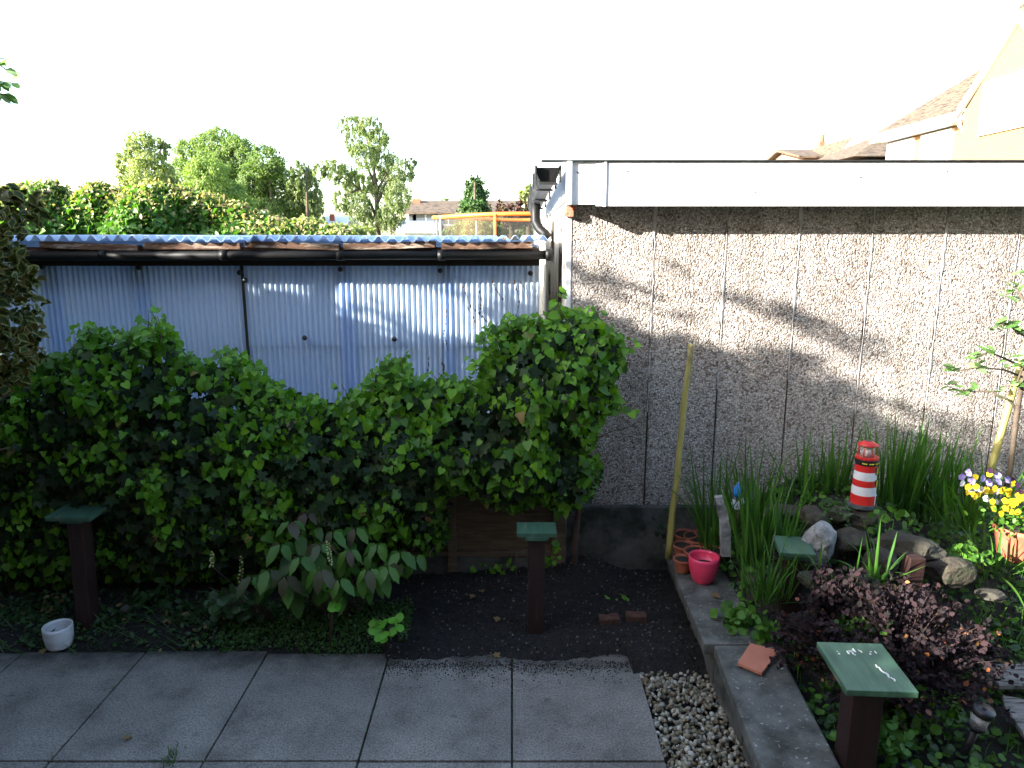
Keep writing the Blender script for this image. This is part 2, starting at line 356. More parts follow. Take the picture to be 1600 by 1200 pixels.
M['palebark'] = noisy('birch bark', (.05, .038, .025), (.12, .10, .07), 6, .9, .4, 30)
M['rock'] = noisy('brown rock', (.018, .014, .009), (.07, .055, .038), 7, .9, 1, 18, c3=(.06, .07, .035), s3=9, t3=(.5, .66), bdist=.02)
M['marble'] = noisy('veined pale rock', (.12, .125, .125), (.42, .43, .425), 11, .7, 1, 18, c3=(.06, .065, .06), s3=8, t3=(.54, .62), bdist=.02)
M['greyrock'] = noisy('grey stone', (.022, .020, .014), (.06, .055, .040), 8, .9, 1, 25, bdist=.01)
M['red'] = noisy('red paint', (.55, .018, .016), (.66, .03, .025), 6, .4)
M['whitep'] = noisy('white paint', (.66, .68, .72), (.74, .76, .8), 10, .45)
M['black'] = noisy('black paint', (.010, .010, .013), (.018, .018, .022), 10, .45)
M['navy'] = noisy('navy paint', (.012, .014, .05), (.018, .02, .06), 10, .45)
M['yellow'] = noisy('yellow paint', (.62, .55, .03), (.7, .62, .05), 20, .5)
M['slate'] = noisy('grey plinth', (.05, .06, .07), (.1, .11, .12), 20, .7)
M['lens'] = glassy('clear plastic lens', (.75, .72, .72), .35)
M['plank'] = noisy('weathered plank', (.13, .12, .11), (.30, .28, .26), 5, .9, 1, 20, stretch=(1, 9, 1), c3=(.05, .045, .04), s3=8, t3=(.52, .62), bdist=.008)
M['tiles'] = noisy('brown roof tiles', (.085, .058, .036), (.15, .108, .070), 3, .9, c3=(.03, .02, .015), s3=3.4, t3=(.5, .6), stretch=(1, 1, 5))
M['brick'] = brick('orange brick', (.265, .145, .058), (.29, .16, .066), (.28, .17, .085))
M['dbrick'] = brick('brown brick', (.22, .12, .08), (.28, .16, .11), (.3, .25, .2))
M['pane'] = noisy('window pane', (.35, .4, .45), (.6, .62, .66), 1, .1)
M['dpane'] = noisy('dark window pane', (.05, .06, .07), (.12, .14, .16), 1, .1)
M['orange'] = noisy('orange pad', (.75, .14, .02), (.85, .22, .03), 2, .5)
M['net'] = glassy('dark safety net', (.05, .05, .045), .38)
M['tin'] = noisy('grey pole', (.25, .25, .24), (.4, .4, .38), 5, .5)
M['blueglass'] = noisy('blue glazed tulip', (.02, .16, .55), (.03, .28, .75), 30, .15)
M['render'] = noisy('pale render', (.66, .67, .68), (.76, .76, .75), 2, .85)
# foliage
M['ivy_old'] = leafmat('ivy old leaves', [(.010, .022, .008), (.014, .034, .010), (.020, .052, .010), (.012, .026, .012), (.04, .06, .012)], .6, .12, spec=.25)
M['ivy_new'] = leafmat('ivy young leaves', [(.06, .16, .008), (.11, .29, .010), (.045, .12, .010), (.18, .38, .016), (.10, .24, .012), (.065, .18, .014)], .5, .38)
M['ivy_yel'] = leafmat('ivy yellowing leaves', [(.34, .30, .05), (.24, .13, .05), (.22, .24, .07)], .5, .2)
M['stem'] = noisy('ivy stem', (.05, .03, .02), (.11, .07, .05), 9, .9)
M['bramble'] = leafmat('bramble hedge leaves', [(.06, .15, .02), (.10, .22, .03), (.04, .10, .02), (.14, .24, .05)], .45, .3)
M['bramtip'] = leafmat('bramble hedge shoots', [(.26, .30, .08), (.34, .30, .14), (.36, .24, .15), (.28, .36, .08)], .5, .35)
M['tree1'] = leafmat('yellow green tree leaves', [(.22, .25, .10), (.30, .32, .15), (.16, .20, .07)], .7, .42)
M['tree2'] = leafmat('mid green tree leaves', [(.14, .20, .065), (.20, .27, .09), (.10, .15, .05), (.25, .31, .12)], .7, .42)
M['tree3'] = leafmat('deep green tree leaves', [(.11, .17, .05), (.16, .22, .07), (.08, .13, .04)], .7, .4)
M['birch'] = leafmat('birch leaves', [(.16, .20, .085), (.22, .26, .12), (.11, .15, .06)], .7, .42)
M['conifer'] = leafmat('conifer sprays', [(.035, .085, .015), (.055, .12, .02), (.02, .055, .01)], .6, .1)
M['copper'] = leafmat('copper leaves', [(.08, .03, .025), (.05, .02, .02), (.10, .08, .03)], .6, .2)
M['holly_in'] = leafmat('holly centre', [(.015, .03, .008), (.03, .045, .01), (.06, .05, .01)], .5, .05, spec=.15)
M['holly_edge'] = leafmat('holly cream edge', [(.11, .115, .03), (.17, .165, .05), (.10, .07, .015)], .5, .1, spec=.15)
M['iris'] = leafmat('iris blades', [(.035, .10, .018), (.055, .15, .02), (.08, .20, .03), (.03, .08, .02)], .4, .3)
M['weed'] = leafmat('weed leaves', [(.055, .15, .016), (.085, .21, .02), (.04, .11, .016), (.12, .26, .03)], .5, .3)
M['darkweed'] = leafmat('low dark leaves', [(.02, .055, .015), (.04, .09, .02), (.03, .07, .03)], .5, .2)
M['lime'] = leafmat('lime leaves', [(.12, .34, .03), (.16, .42, .04)], .5, .35)
M['berb'] = leafmat('purple barberry leaves', [(.018, .013, .014), (.026, .016, .019), (.013, .012, .011), (.038, .020, .023), (.028, .022, .026)], .85, .12, spec=.12, tcol=(1.4, .8, .8))
M['berbtip'] = leafmat('orange barberry tips', [(.26, .09, .03), (.22, .12, .035), (.18, .05, .03)], .5, .2, tcol=(1.3, .9, .6))
M['lys'] = leafmat('large oval leaves', [(.034, .10, .010), (.045, .13, .012), (.07, .16, .015), (.030, .08, .010)], .5, .2)
M['lysred'] = leafmat('bronze oval leaves', [(.05, .055, .018), (.06, .035, .022), (.05, .07, .02)], .5, .2)
M['cream'] = leafmat('cream bells', [(.35, .42, .14), (.45, .5, .2)], .6, .3)
M['apple'] = leafmat('apple leaves', [(.10, .20, .05), (.14, .26, .07), (.07, .15, .04), (.24, .34, .16)], .5, .3)
M['pansy_y'] = leafmat('yellow petals', [(.75, .48, .01), (.85, .62, .02)], .5, .2, tcol=(1, 1, 1))
M['pansy_v'] = leafmat('violet petals', [(.20, .13, .50), (.32, .24, .66), (.42, .38, .70)], .5, .2, tcol=(1, 1, 1))
M['pansy_d'] = leafmat('dark petals', [(.03, .01, .04), (.05, .015, .05)], .5, .1, tcol=(1, 1, 1))
M['pansy_w'] = leafmat('white petals', [(.6, .65, .68), (.7, .72, .75)], .5, .2, tcol=(1, 1, 1))
M['litter'] = leafmat('leaf litter', [(.20, .13, .06), (.28, .22, .07), (.14, .08, .04), (.25, .26, .08)], .7, .1)
M['grassy'] = leafmat('grass', [(.04, .10, .02), (.07, .15, .03), (.05, .11, .03)], .5, .25)
M['hedgeleaf'] = leafmat('tall hedge leaves', [(.03, .07, .02), (.05, .10, .02)], .5, .1)

# ---------------------------------------------------------------- setting: ground, patio, soil, raised bed
mb = MB(); mb.poly([(-500, -200, -.06), (500, -200, -.06), (500, 900, -.06), (-500, 900, -.06)])
tag(mb.build('ground', M['ground']), 'rough green ground under and around the garden', 'ground', kind='structure')

mb = MB()
for r, (y0, y1) in enumerate([(2.445, 3.185), (1.70, 2.435), (.955, 1.69), (.2, .945)]):
    for k in range(-7, 1):
        a, b_ = k*.6+.004, (k+1)*.6-.004
        tx, ty = rng.uniform(-.004, .004, 2)
        z = -.025+rng.uniform(-.002, .002)
        yy1 = y1+(rng.uniform(-.012, .012) if r == 0 else 0)
        mb.box(((a+b_)/2, (y0+yy1)/2, z), (b_-a, yy1-y0, .05), .004, rot=None)
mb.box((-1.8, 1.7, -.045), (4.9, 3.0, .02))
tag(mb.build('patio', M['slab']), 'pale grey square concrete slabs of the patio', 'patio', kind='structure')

def grid(name, x0, x1, y0, y1, nx, ny, hf, mat):
    xs = np.linspace(x0, x1, nx); ys = np.linspace(y0, y1, ny)
    V = np.array([(x, y, hf(x, y)) for y in ys for x in xs], 'f')
    q = np.array([(j*nx+i, j*nx+i+1, (j+1)*nx+i+1, (j+1)*nx+i) for j in range(ny-1) for i in range(nx-1)])
    me = polymesh(V, [q], None, name); o = link(me, name, mat)
    me.polygons.foreach_set('use_smooth', [True]*len(me.polygons)); return o
def hsoil(x, y):
    ed = 3.12 if x > -.62 else 3.20
    ed += .035*nz(x, 0, 3, 3)+.012*nz(x, 0, 9, 9)
    if x > .56: ed = 3.0+.03*nz(x, 0, 1, 20)
    h = -.03+.075*sm((y-ed+.09)/.24)+.03*sm((y-3.3)/.3)
    h += .10*math.exp(-((x-.42)/.16)**2-((y-3.78)/.18)**2)+.05*sm((y-3.5)/.3)*math.exp(-((x-.1)/.5)**2)
    h -= .03*math.exp(-((x-.72)/.12)**2-((y-3.7)/.2)**2)
    f = sm((y-ed+.06)/.1)
    return h+f*(.010*nz(x, y, 0, 9)+.009*nz(x, y, 0, 28)+.006*nz(x, y, 5, 70))
tag(grid('soil', -3.4, .93, 2.9, 4.2, 480, 150, hsoil, M['soil']), 'dark bare soil between the patio and the fence', 'soil', kind='structure')
def hbed(x, y):
    h = .16+.14*sm((y-2.7)/.8)*sm((x-1.13)/.22)+.36*math.exp(-((x-1.78)/.52)**2)*sm((y-2.8)/.6)
    return h*(.6+.4*sm((x-1.02)/.1))+.014*nz(x, y, 0, 6)+.008*nz(x, y, 0, 25)
tag(grid('raised_bed', 1.02, 6.0, 1.2, 3.98, 300, 170, hbed, M['bedsoil']), 'planted raised bed behind the coping stones', 'soil', kind='structure')
mb = MB(); mb.box((.76, 2.3, -.045), (.40, 2.2, .03))
tag(mb.build('gravel_bed', M['soil']), 'earth under the gravel strip', 'ground', kind='structure')

# gravel: uncountable pebbles, one object
def pebbles(n, x0, x1, y0, y1, zf, smin, smax):
    bm = bmesh.new(); bmesh.ops.create_icosphere(bm, subdivisions=1, radius=1)
    V0 = np.array([v.co[:] for v in bm.verts]); F0 = np.array([[v.index for v in f.verts] for f in bm.faces]); bm.free()
    Vs = []; Fs = []
    for i in range(n):
        x, y = rng.uniform(x0, x1), rng.uniform(y0, y1); s = rng.uniform(smin, smax)
        A = np.linalg.qr(rng.normal(size=(3, 3)))[0]*.5+np.eye(3)*.5
        v = (V0*(1+.25*rng.normal(size=(len(V0), 1))*.6)*np.array([1, rng.uniform(.6, .9), rng.uniform(.4, .65)])*s) @ np.linalg.qr(A)[0].T
        Vs.append(v+np.array([x, y, zf(x, y)])); Fs.append(F0+i*len(V0))
    return np.concatenate(Vs), [np.concatenate(Fs)]
M['pebble'] = leafmat('pebbles', [(.07, .055, .03), (.26, .22, .13), (.14, .13, .09), (.40, .38, .30), (.12, .07, .035), (.50, .48, .40), (.05, .05, .03)], .7, 0)
V, Q = pebbles(2600, .60, .93, 1.3, 3.03, lambda x, y: -.022+rng.uniform(0, .022), .008, .019)
tag(link(polymesh(V, Q, None, 'gravel'), 'gravel', M['pebble']), 'mixed pale and dark gravel strip beside the coping', 'gravel', kind='stuff')
M['crumb'] = leafmat('soil crumbs', [(.006, .005, .004), (.012, .010, .008), (.02, .016, .013), (.014, .01, .008), (.18, .16, .14)], .95, 0)
V, Q = pebbles(3200, -.62, .88, 3.04, 3.9, lambda x, y: hsoil(x, y)+.001, .0025, .009)
V2, Q2 = pebbles(2600, -.6, .60, 3.07, 3.12, lambda x, y: .001, .0008, .0050)
V2 = V2.reshape(2600, 12, 3); V2[:, :, 1] -= rng.exponential(.035, (2600, 1)); V2 = V2.reshape(-1, 3)
V3, Q3 = pebbles(900, -3, -.6, 3.15, 3.5, lambda x, y: hsoil(x, y)+.001, .003, .008)
V = np.concatenate([V, V2, V3]); Q = [np.concatenate([Q[0], Q2[0]+3200*12, Q3[0]+5800*12])]
tag(link(polymesh(V, Q, None, 'soil_crumbs'), 'soil_crumbs', M['crumb']), 'crumbs of dark earth and tiny stones over the soil', 'soil crumbs', kind='stuff')

# ---------------------------------------------------------------- low wall with coping
wl = thing('low_wall', 'low block wall with mossy grey coping stones beside the gravel', 'low wall', (1.0, 2.5, 0))
mb = MB()
for y0, y1 in ((1.2, 1.62), (1.64, 2.06), (2.08, 2.5), (2.52, 2.92), (2.94, 3.36), (3.38, 3.9)):
    mb = MB(); mb.box((1.02, (y0+y1)/2, .07), (.21, y1-y0, .22), .008); mb.build('block', M['concrete'], wl)
def coping(y0, y1, xa, xb, wd):
    mb = MB(); n = 14
    me_v = mb.box((0, 0, 0), (wd, y1-y0, .055), .009)
    bmesh.ops.subdivide_edges(mb.bm, edges=mb.bm.edges[:], cuts=2, use_grid_fill=True)
    for v in mb.bm.verts:
        t = (v.co.y+(y1-y0)/2)/(y1-y0)
        c = v.co+Vector((xa+(xb-xa)*t+wd/2, (y0+y1)/2, .2125))
        c += Vector((.005*nz(c.y, c.z, 1, 12), .004*nz(c.x, c.z, 3, 14), .004*nz(c.x, c.y, 2, 11)))
        v.co = c
    return mb.build('coping_stone', M['coping'], wl)
coping(2.87, 3.93, .848, .885, .27); coping(2.03, 2.86, .835, .888, .275); coping(1.2, 2.02, .80, .835, .275)

# ---------------------------------------------------------------- garage
gx, gy = .304, 3.95
ga = thing('garage', 'pebbledashed concrete panel garage with white fascia board', 'garage', (3.5, 4, 0))
mb = MB(); jx = [P(x, 330, gy).x for x in (1024, 1137, 1252, 1367, 1482, 1598)]
stp = (jx[-1]-jx[0])/5; edges = [gx]+jx+[jx[-1]+stp*k for k in range(1, 8)]
for a, b_ in zip(edges, edges[1:]):
    mb.box(((a+b_)/2, gy+.03, 1.335), (b_-a-.009, .06, 1.73), .003)
mb.build('wall', M['dash'], ga)
mb = MB(); mb.box((gx+3.2, gy+.075, 1.3), (6.3, .02, 1.8)); mb.build('joint_backing', M['gap'], ga)
# mortar smeared in the joints, irregular, thinning out downward
for i, x in enumerate(edges[1:-1]):
    mb = MB(); zb = [1.02, 1.15, 1.2, .95, 1.05, 1.0][i % 6]; z = 2.19; prev = None
    while z > zb:
        f = sm((z-zb)/.5); wv = max(.0008, (.0045+.010*nz(x*7, z, 0, 5)+.007*nz(x*3, z, 4, 28))*(.4+.6*f))
        cx = x+.004*nz(x*3, z, 2, 9)
        a = mb.bm.verts.new((cx-wv, gy-.002, z)); b2 = mb.bm.verts.new((cx+wv, gy-.002, z))
        c0 = mb.bm.verts.new((cx, gy-.0045, z))
        if prev: mb.bm.faces.new((prev[0], a, c0, prev[1])); mb.bm.faces.new((prev[1], c0, b2, prev[2]))
        prev = (a, c0, b2); z -= .012
    mb.build('joint_strip', M['mortar'], ga)
mb = MB(); mb.box((gx+3.2, gy+.02, .215), (6.44, .10, .51), .01); mb.build('plinth', M['concrete'], ga)
# left side wall, facing the sun
mb = MB(); mb.box((gx+.05, gy+2.72, 1.15), (.09, 5.3, 2.2))
for k in range(13): mb.box((gx-.006, gy+.10+k*.41, 1.1), (.03, .10, 2.14), .008)
mb.build('side_wall', M['sidewall'], ga)
mb = MB(); mb.box((gx+.004, gy+.046, 1.33), (.03, .10, 1.70), .005); mb.build('corner_strip', M['white'], ga)
fz0, fz1 = P(950, 321, gy-.16).z, P(950, 252, gy-.16).z
mb = MB(); y = gy-.16
x0 = P(893, 290, y).x; x1 = P(932, 290, y).x; x2 = P(945, 290, y).x
mb.box(((x0+x1)/2, y+.012, (fz0+fz1)/2+.004), (x1-x0, .022, fz1-fz0), .003)
mb.box(((x0+6.5)/2+.1, y+.014, (fz0+fz1)/2), (6.5-x1, .024, fz1-fz0-.004), .003) if False else None
mb.box(((x1+6.6)/2, y+.009, (fz0+fz1)/2-.004), (6.6-x1, .024, fz1-fz0), .003)
mb.box((x2, y-.004, (fz0+fz1)/2-.004), (.014, .012, fz1-fz0+.006), .002)
mb.box((x0-.012, y+.01, (fz0+fz1)/2+.004), (.028, .05, fz1-fz0+.004), .004)
mb.build('fascia', M['white'], ga)
mb = MB()
for px, py in ((888, 269), (902, 269), (920, 267), (939, 270), (981, 268), (1345, 277), (1180, 300), (1480, 268)):
    q = P(px, py, y-.004); mb.box(q, (.011, .004, .005), .001)
mb.build('nail', M['gutter2'], ga)
mb = MB(); mb.box((3.4, y+.02, fz1+.003), (6.5, .07, .006)); mb.build('roof_edge', M['gutter2'], ga)
mb = MB(); mb.box((3.4, y+.09, fz0+.03), (6.3, .13, .02)); mb.build('soffit', M['white'], ga)
mb = MB()
mb.prism([(x0-.02, gy-.06, fz0+.045), (x0-.02, gy-.06, fz1), (x0-.02, 9.3, fz1-.10), (x0-.02, 9.3, fz0-.03)], (.03, 0, 0)); mb.build('side_fascia', M['white'], ga)
mb = MB(); mb.prism([(x0+.012, gy-.05, fz1), (x0+.012, 9.3, fz1-.10), (x0+.012, 9.3, fz1-.14), (x0+.012, gy-.05, fz1-.04)], (6.4, 0, 0)); mb.build('roof', M['concrete'], ga)
# rusty edging foam under the corner
mb = MB()
for k in range(26):
    t = k/25; mb.box((gx-.014+.03*rng.random(), gy-.03+.5*t*t, 2.12+.045*rng.random()-.02*t), (.018+.02*rng.random(), .03, .015+.02*rng.random()), .003)
mb.build('rusty_packing', M['tile'], ga)
# gutter down the side
gt = thing('roof_gutter', 'weathered dark gutter with open end on the garage corner', 'gutter', (.2, 4.0, 2.3))
def trough(X, Y0, Y1, z0, z1, wd, dp):
    mb = MB(); pr = [(-wd/2, dp*.45), (-wd/2+.006, 0), (-wd*.30, -dp*.55), (wd*.30, -dp*.55), (wd/2-.006, 0), (wd/2, dp*.45)]
    inn = [(x*.9, z*.9+.004) for x, z in reversed(pr)]
    pr = pr+[(inn[0][0], pr[-1][1])]+inn[1:-1]+[(inn[-1][0], pr[0][1])]
    a = [mb.bm.verts.new((X+x, Y0, z0+z)) for x, z in pr]; b = [mb.bm.verts.new((X+x, Y1, z1+z)) for x, z in pr]
    n = len(a)
    for k in range(n): mb.bm.faces.new((a[k], a[(k+1) % n], b[(k+1) % n], b[k]))
    h = n//2
    for S in (a, b):
        for k in range(h-1): mb.bm.faces.new((S[k], S[k+1], S[n-2-k], S[n-1-k]))
    return mb
trough(.188, 3.88, 4.30, 2.322, 2.315, .125, .085).build('trough', M['gutter'], gt)
trough(.188, 4.31, 6.2, 2.315, 2.235, .118, .080).build('trough', M['gutter2'], gt)
mb = MB(); mb.prism([(.130, 3.90, 2.355), (.136, 3.90, 2.322), (.152, 3.90, 2.278), (.224, 3.90, 2.278), (.240, 3.90, 2.322), (.246, 3.90, 2.355)], (0, .006, 0)); mb.build('stop_end', M['gutter'], gt)
mb = MB()
for yy, z in ((3.895, 2.322), (4.30, 2.315), (4.95, 2.287), (5.6, 2.26)):
    mb = MB(); mb.box((.188, yy, z-.050), (.10, .05, .012), .003); mb.box((.124, yy, z), (.010, .05, .085), .003); mb.box((.252, yy, z), (.010, .05, .085), .003); mb.build('bracket', M['gutter2'], gt)
mb = MB(); mb.tube([(.17, 5.3, 2.26), (.17, 5.3, 2.15), (.172, 5.28, 2.10), (.20, 5.24, 2.05), (.235, 5.2, 2.02), (.26, 5.2, 1.99)], .034, 14)
mb.tube([(.17, 5.3, 2.13), (.17, 5.3, 2.10)], .04, 14)
mb.build('downpipe', M['gutter'], gt)

# ---------------------------------------------------------------- shed
sx0, sx1, sy = -3.05, P(843, 430, 4.25).x, 4.25
sh = thing('shed', 'lean-to shed clad in translucent blue corrugated plastic', 'shed', (-1.4, 4.9, 0))
def corr(x0, x1, z0, z1, Y, per=.032, amp=.0062, tilt=0., nz_=6):
    n = int((x1-x0)/per*8); xs = np.linspace(x0, x1, n); zs = np.linspace(z0, z1, nz_)
    V = np.array([(x, Y+amp*math.sin(2*math.pi*x/per)+.004*math.sin(x*3.1+z*2)+tilt*(z-z0), z) for z in zs for x in xs], 'f')
    q = np.array([(j*n+i, j*n+i+1, (j+1)*n+i+1, (j+1)*n+i) for j in range(nz_-1) for i in range(n-1)])
    me = polymesh(V, [q], None); me.polygons.foreach_set('use_smooth', [True]*len(q)); return me
xm = P(381, 430, sy).x
link(corr(sx0, P(222, 430, sy).x, .1, 1.92, sy-.004), 'wall_sheet', M['plastic'], sh)
link(corr(P(205, 430, sy).x, xm, .1, 1.92, sy-.012), 'wall_sheet', M['plastic'], sh)
link(corr(xm+.006, P(540, 430, sy).x, 1.36, 1.92, sy-.011), 'wall_sheet', M['plastic'], sh)
link(corr(P(527, 430, sy).x, P(690, 430, sy).x+.06, 1.36, 1.92, sy-.014), 'wall_sheet', M['plastic'], sh)
link(corr(P(690, 430, sy).x, sx1, 1.36, 1.92, sy-.017), 'wall_sheet', M['plastic'], sh)
link(corr(xm+.006, P(540, 430, sy).x, .1, 1.39, sy-.006), 'wall_sheet', M['plastic'], sh)
link(corr(P(527, 430, sy).x, sx1, .1, 1.39, sy-.009), 'wall_sheet', M['plastic'], sh)
for px, wx, yo in ((80, .10, .008), (222, .085, .016), (540, .085, .020), (700, .06, .020)):
    X = P(px, 430, sy).x; link(corr(X-wx/2, X+wx/2, .1, 1.92, sy-yo), 'overlap_strip', M['plastic2'], sh)
mb = MB(); mb.box((xm-.003, sy-.02, 1.0), (.010, .012, 1.8)); mb.build('sheet_seam', M['gap'], sh)
mb = MB()
for px in (75, 220, 380, 535, 690, 835): mb.box((P(px, 430, sy).x, sy+.045, 1.0), (.05, .05, 1.85))
mb.box(((sx0+sx1)/2, sy+.055, 1.375), (sx1-sx0, .045, .06)); mb.box(((sx0+sx1)/2, sy+.04, 1.895), (sx1-sx0, .07, .08))
mb.build('frame', M['stud'], sh)
mb = MB(); mb.box(((sx0+sx1)/2, 6.1, 1.0), (sx1-sx0, .03, 1.95)); mb.box((sx0, 5.2, 1.0), (.02, 1.8, 1.95)); mb.box((sx1-.01, 5.2, 1.0), (.02, 1.8, 1.9))
mb.box(((sx0+sx1)/2, 5.2, .02), (sx1-sx0, 1.8, .04)); mb.build('inner_wall', M['render'], sh)
# corrugated roof sheets
def roofsheet(x0, x1, zo):
    per = .076; n = int((x1-x0)/per*10); xs = np.linspace(x0, x1, n); ys = np.linspace(4.055, 6.2, 8)
    V = np.array([(x, y+.006*math.sin(x*5), 1.991+zo+.017*math.sin(2*math.pi*x/per)+.004*math.sin(x*2.1)+.001*(y-4.05)) for y in ys for x in xs]
                 +[(x, y+.006*math.sin(x*5), 1.991+zo-.0015+.017*math.sin(2*math.pi*x/per)+.004*math.sin(x*2.1)+.001*(y-4.05)) for y in ys for x in xs], 'f')
    m_ = n*8; q = [(j*n+i, j*n+i+1, (j+1)*n+i+1, (j+1)*n+i) for j in range(7) for i in range(n-1)]
    q += [(m_+a, m_+d, m_+c, m_+b) for a, b, c, d in q]+[(i, m_+i, m_+i+1, i+1) for i in range(n-1)]
    return polymesh(V, [np.array(q)], None)
M['roofplastic'] = plastic() or noisy('pale blue roof plastic', (.50, .60, .84), (.66, .74, .88), 6, .35, c3=(.30, .26, .24), s3=16, t3=(.62, .72))
for a, b_, zo in ((-3.1, -2.08, 0), (-2.12, -1.42, -.003), (-1.46, -.72, .004), (-.76, sx1+.06, .001)): link(roofsheet(a, b_, zo), 'roof_sheet', M['roofplastic'], sh)
# rotten timber fillets under the sheets
for a, b_ in ((64, 216), (226, 376), (384, 530), (537, 680), (690, 832)):
    X0, X1 = P(a, 382, 4.09).x, P(b_, 382, 4.09).x
    mb = MB(); mb.box((0, 0, 0), (X1-X0, .06, .036), .003)
    bmesh.ops.subdivide_edges(mb.bm, edges=mb.bm.edges[:], cuts=5, use_grid_fill=True)
    tl = rng.uniform(-.012, .006)
    for v in mb.bm.verts:
        c = v.co+Vector(((X0+X1)/2, 4.105, 1.952+tl*v.co.x/(X1-X0)*2)); c.z += .006*nz(c.x, c.y, 3, 16)-.004*(a < 250); c.y += .006*nz(c.x, c.z, 6, 22); v.co = c
    mb.build('timber_fillet', M['wood'], sh)
mb = MB(); mb.box(((sx0+sx1)/2-.02, 4.14, 1.918), (sx1-sx0, .05, .05), .003); mb.build('eaves_board', M['wood'], sh)
mb = MB(); mb.box(((sx0+sx1)/2, 4.175, 1.875), (sx1-sx0-.01, .05, .075), .003); mb.build('fascia_board', M['tar'], sh)
mb = MB(); gxe = P(858, 398, 4.08).x
mb.tube([(sx0-.2, 4.08, 1.893), (gxe, 4.08, 1.901)], .026, 20)
for px in (162, 350, 532, 690): mb.tube([(P(px, 398, 4.08).x-.02, 4.08, 1.898), (P(px, 398, 4.08).x+.02, 4.08, 1.898)], .030, 20)
mb.tube([(gxe-.02, 4.08, 1.901), (gxe+.018, 4.08, 1.901)], .034, 20)
mb.build('gutter', M['gutter'], sh)
for px, py in ((65, 417), (217, 418), (374, 426), (383, 438), (532, 421), (688, 423), (829, 427), (476, 528), (616, 530)):
    c = P(px, py, sy-.045); mb = MB(); mb.lathe(c, [(.013, -.008), (.0155, 0), (.013, .007), (.006, .012)], 14, rot=Vector((0, 0, 1)).rotation_difference(Vector((0, -1, 0))).to_matrix())
    mb.tube([c+Vector((0, .05, 0)), c], .004, 6); mb.build('screw_cap', M['cap'], sh)

# ---------------------------------------------------------------- fence behind the ivy
fe = thing('fence', 'brown lapped timber fence panel overgrown with ivy', 'fence', (-1.3, 3.86, 0))
fy = 3.86
for a, b_ in ((-3.2, -1.98), (-1.90, P(706, 800, fy).x-.002), (P(706, 800, fy).x+.002, P(880, 800, fy).x)):
    mb = MB(); z = .20; k = 0
    while z < 1.0:
        hh = .125+.01*rng.random(); mb.box(((a+b_)/2, fy+.012, z+hh/2), (b_-a, .014, hh), .002, rot=Vector((0, 0, 0)).to_track_quat('Z', 'Y').to_matrix() if False else None)
        mb.box(((a+b_)/2, fy+.003, z+.014), (b_-a, .016, .022), .003); z += .118; k += 1
    mb.build('panel', M['fence'], fe)
for px in (706, ): mb = MB(); mb.box((P(px, 800, fy).x, fy-.012, .6), (.052, .05, .98), .004); mb.build('batten', M['fence'], fe)
mb = MB(); mb.box((-1.94, fy, .6), (.08, .08, 1.1), .006); mb.build('post', M['fence'], fe)
mb = MB(); mb.box((.27, fy+.01, .6), (.08, .08, 1.1), .006); mb.build('post', M['fence'], fe)
mb = MB(); mb.box((-1.45, fy+.005, .13), (3.46, .045, .13), .006); mb.build('gravel_board', M['concrete'], fe)
mb = MB(); mb.box((-1.45, fy-.01, .215), (3.46, .035, .03), .004); mb.build('bottom_rail', M['fence'], fe)

# ---------------------------------------------------------------- ivy
def pip(x, z, poly):
    c = np.zeros(len(x), bool); n = len(poly)
    for i in range(n):
        x0, z0 = poly[i]; x1, z1 = poly[(i+1) % n]
        k = ((z0 > z) != (z1 > z)) & (x < (x1-x0)*(z-z0)/(z1-z0+1e-12)+x0); c ^= k
    return c
def pdist(x, z, poly):
    d = np.full(len(x), 9.); n = len(poly)
    for i in range(n):
        a = np.array(poly[i]); b = np.array(poly[(i+1) % n]); ab = b-a; L = ab @ ab+1e-12
        t = np.clip(((x-a[0])*ab[0]+(z-a[1])*ab[1])/L, 0, 1); d = np.minimum(d, np.hypot(x-a[0]-t*ab[0], z-a[1]-t*ab[1]))
    return d
ivy_px = [(-60, 590), (30, 572), (70, 558), (100, 552), (118, 520), (150, 512), (185, 535), (200, 512), (222, 505), (255, 512), (262, 556), (320, 566), (350, 556), (395, 572), (425, 606), (470, 622), (515, 634), (560, 606), (585, 600), (592, 565), (628, 562), (640, 598), (700, 596), (745, 602), (752, 560), (775, 545), (765, 525), (800, 495), (850, 498), (885, 482), (925, 490), (945, 512), (975, 530), (978, 572), (962, 600), (975, 628), (945, 660), (930, 700), (945, 745), (925, 790), (880, 812), (845, 795), (800, 812), (760, 792), (712, 775), (692, 800), (696, 862), (660, 890), (640, 868), (600, 885), (560, 915), (430, 925), (330, 930), (200, 925), (60, 940), (-60, 960)]
YI = 3.58
def wpoly(pp, Y): return [(P(x, y, Y).x, P(x, y, Y).z) for x, y in pp]
ivp = wpoly(ivy_px, YI)
iv = thing('ivy', 'dense green ivy spilling over the fence and garage corner', 'ivy', (-1.2, 3.8, 0))
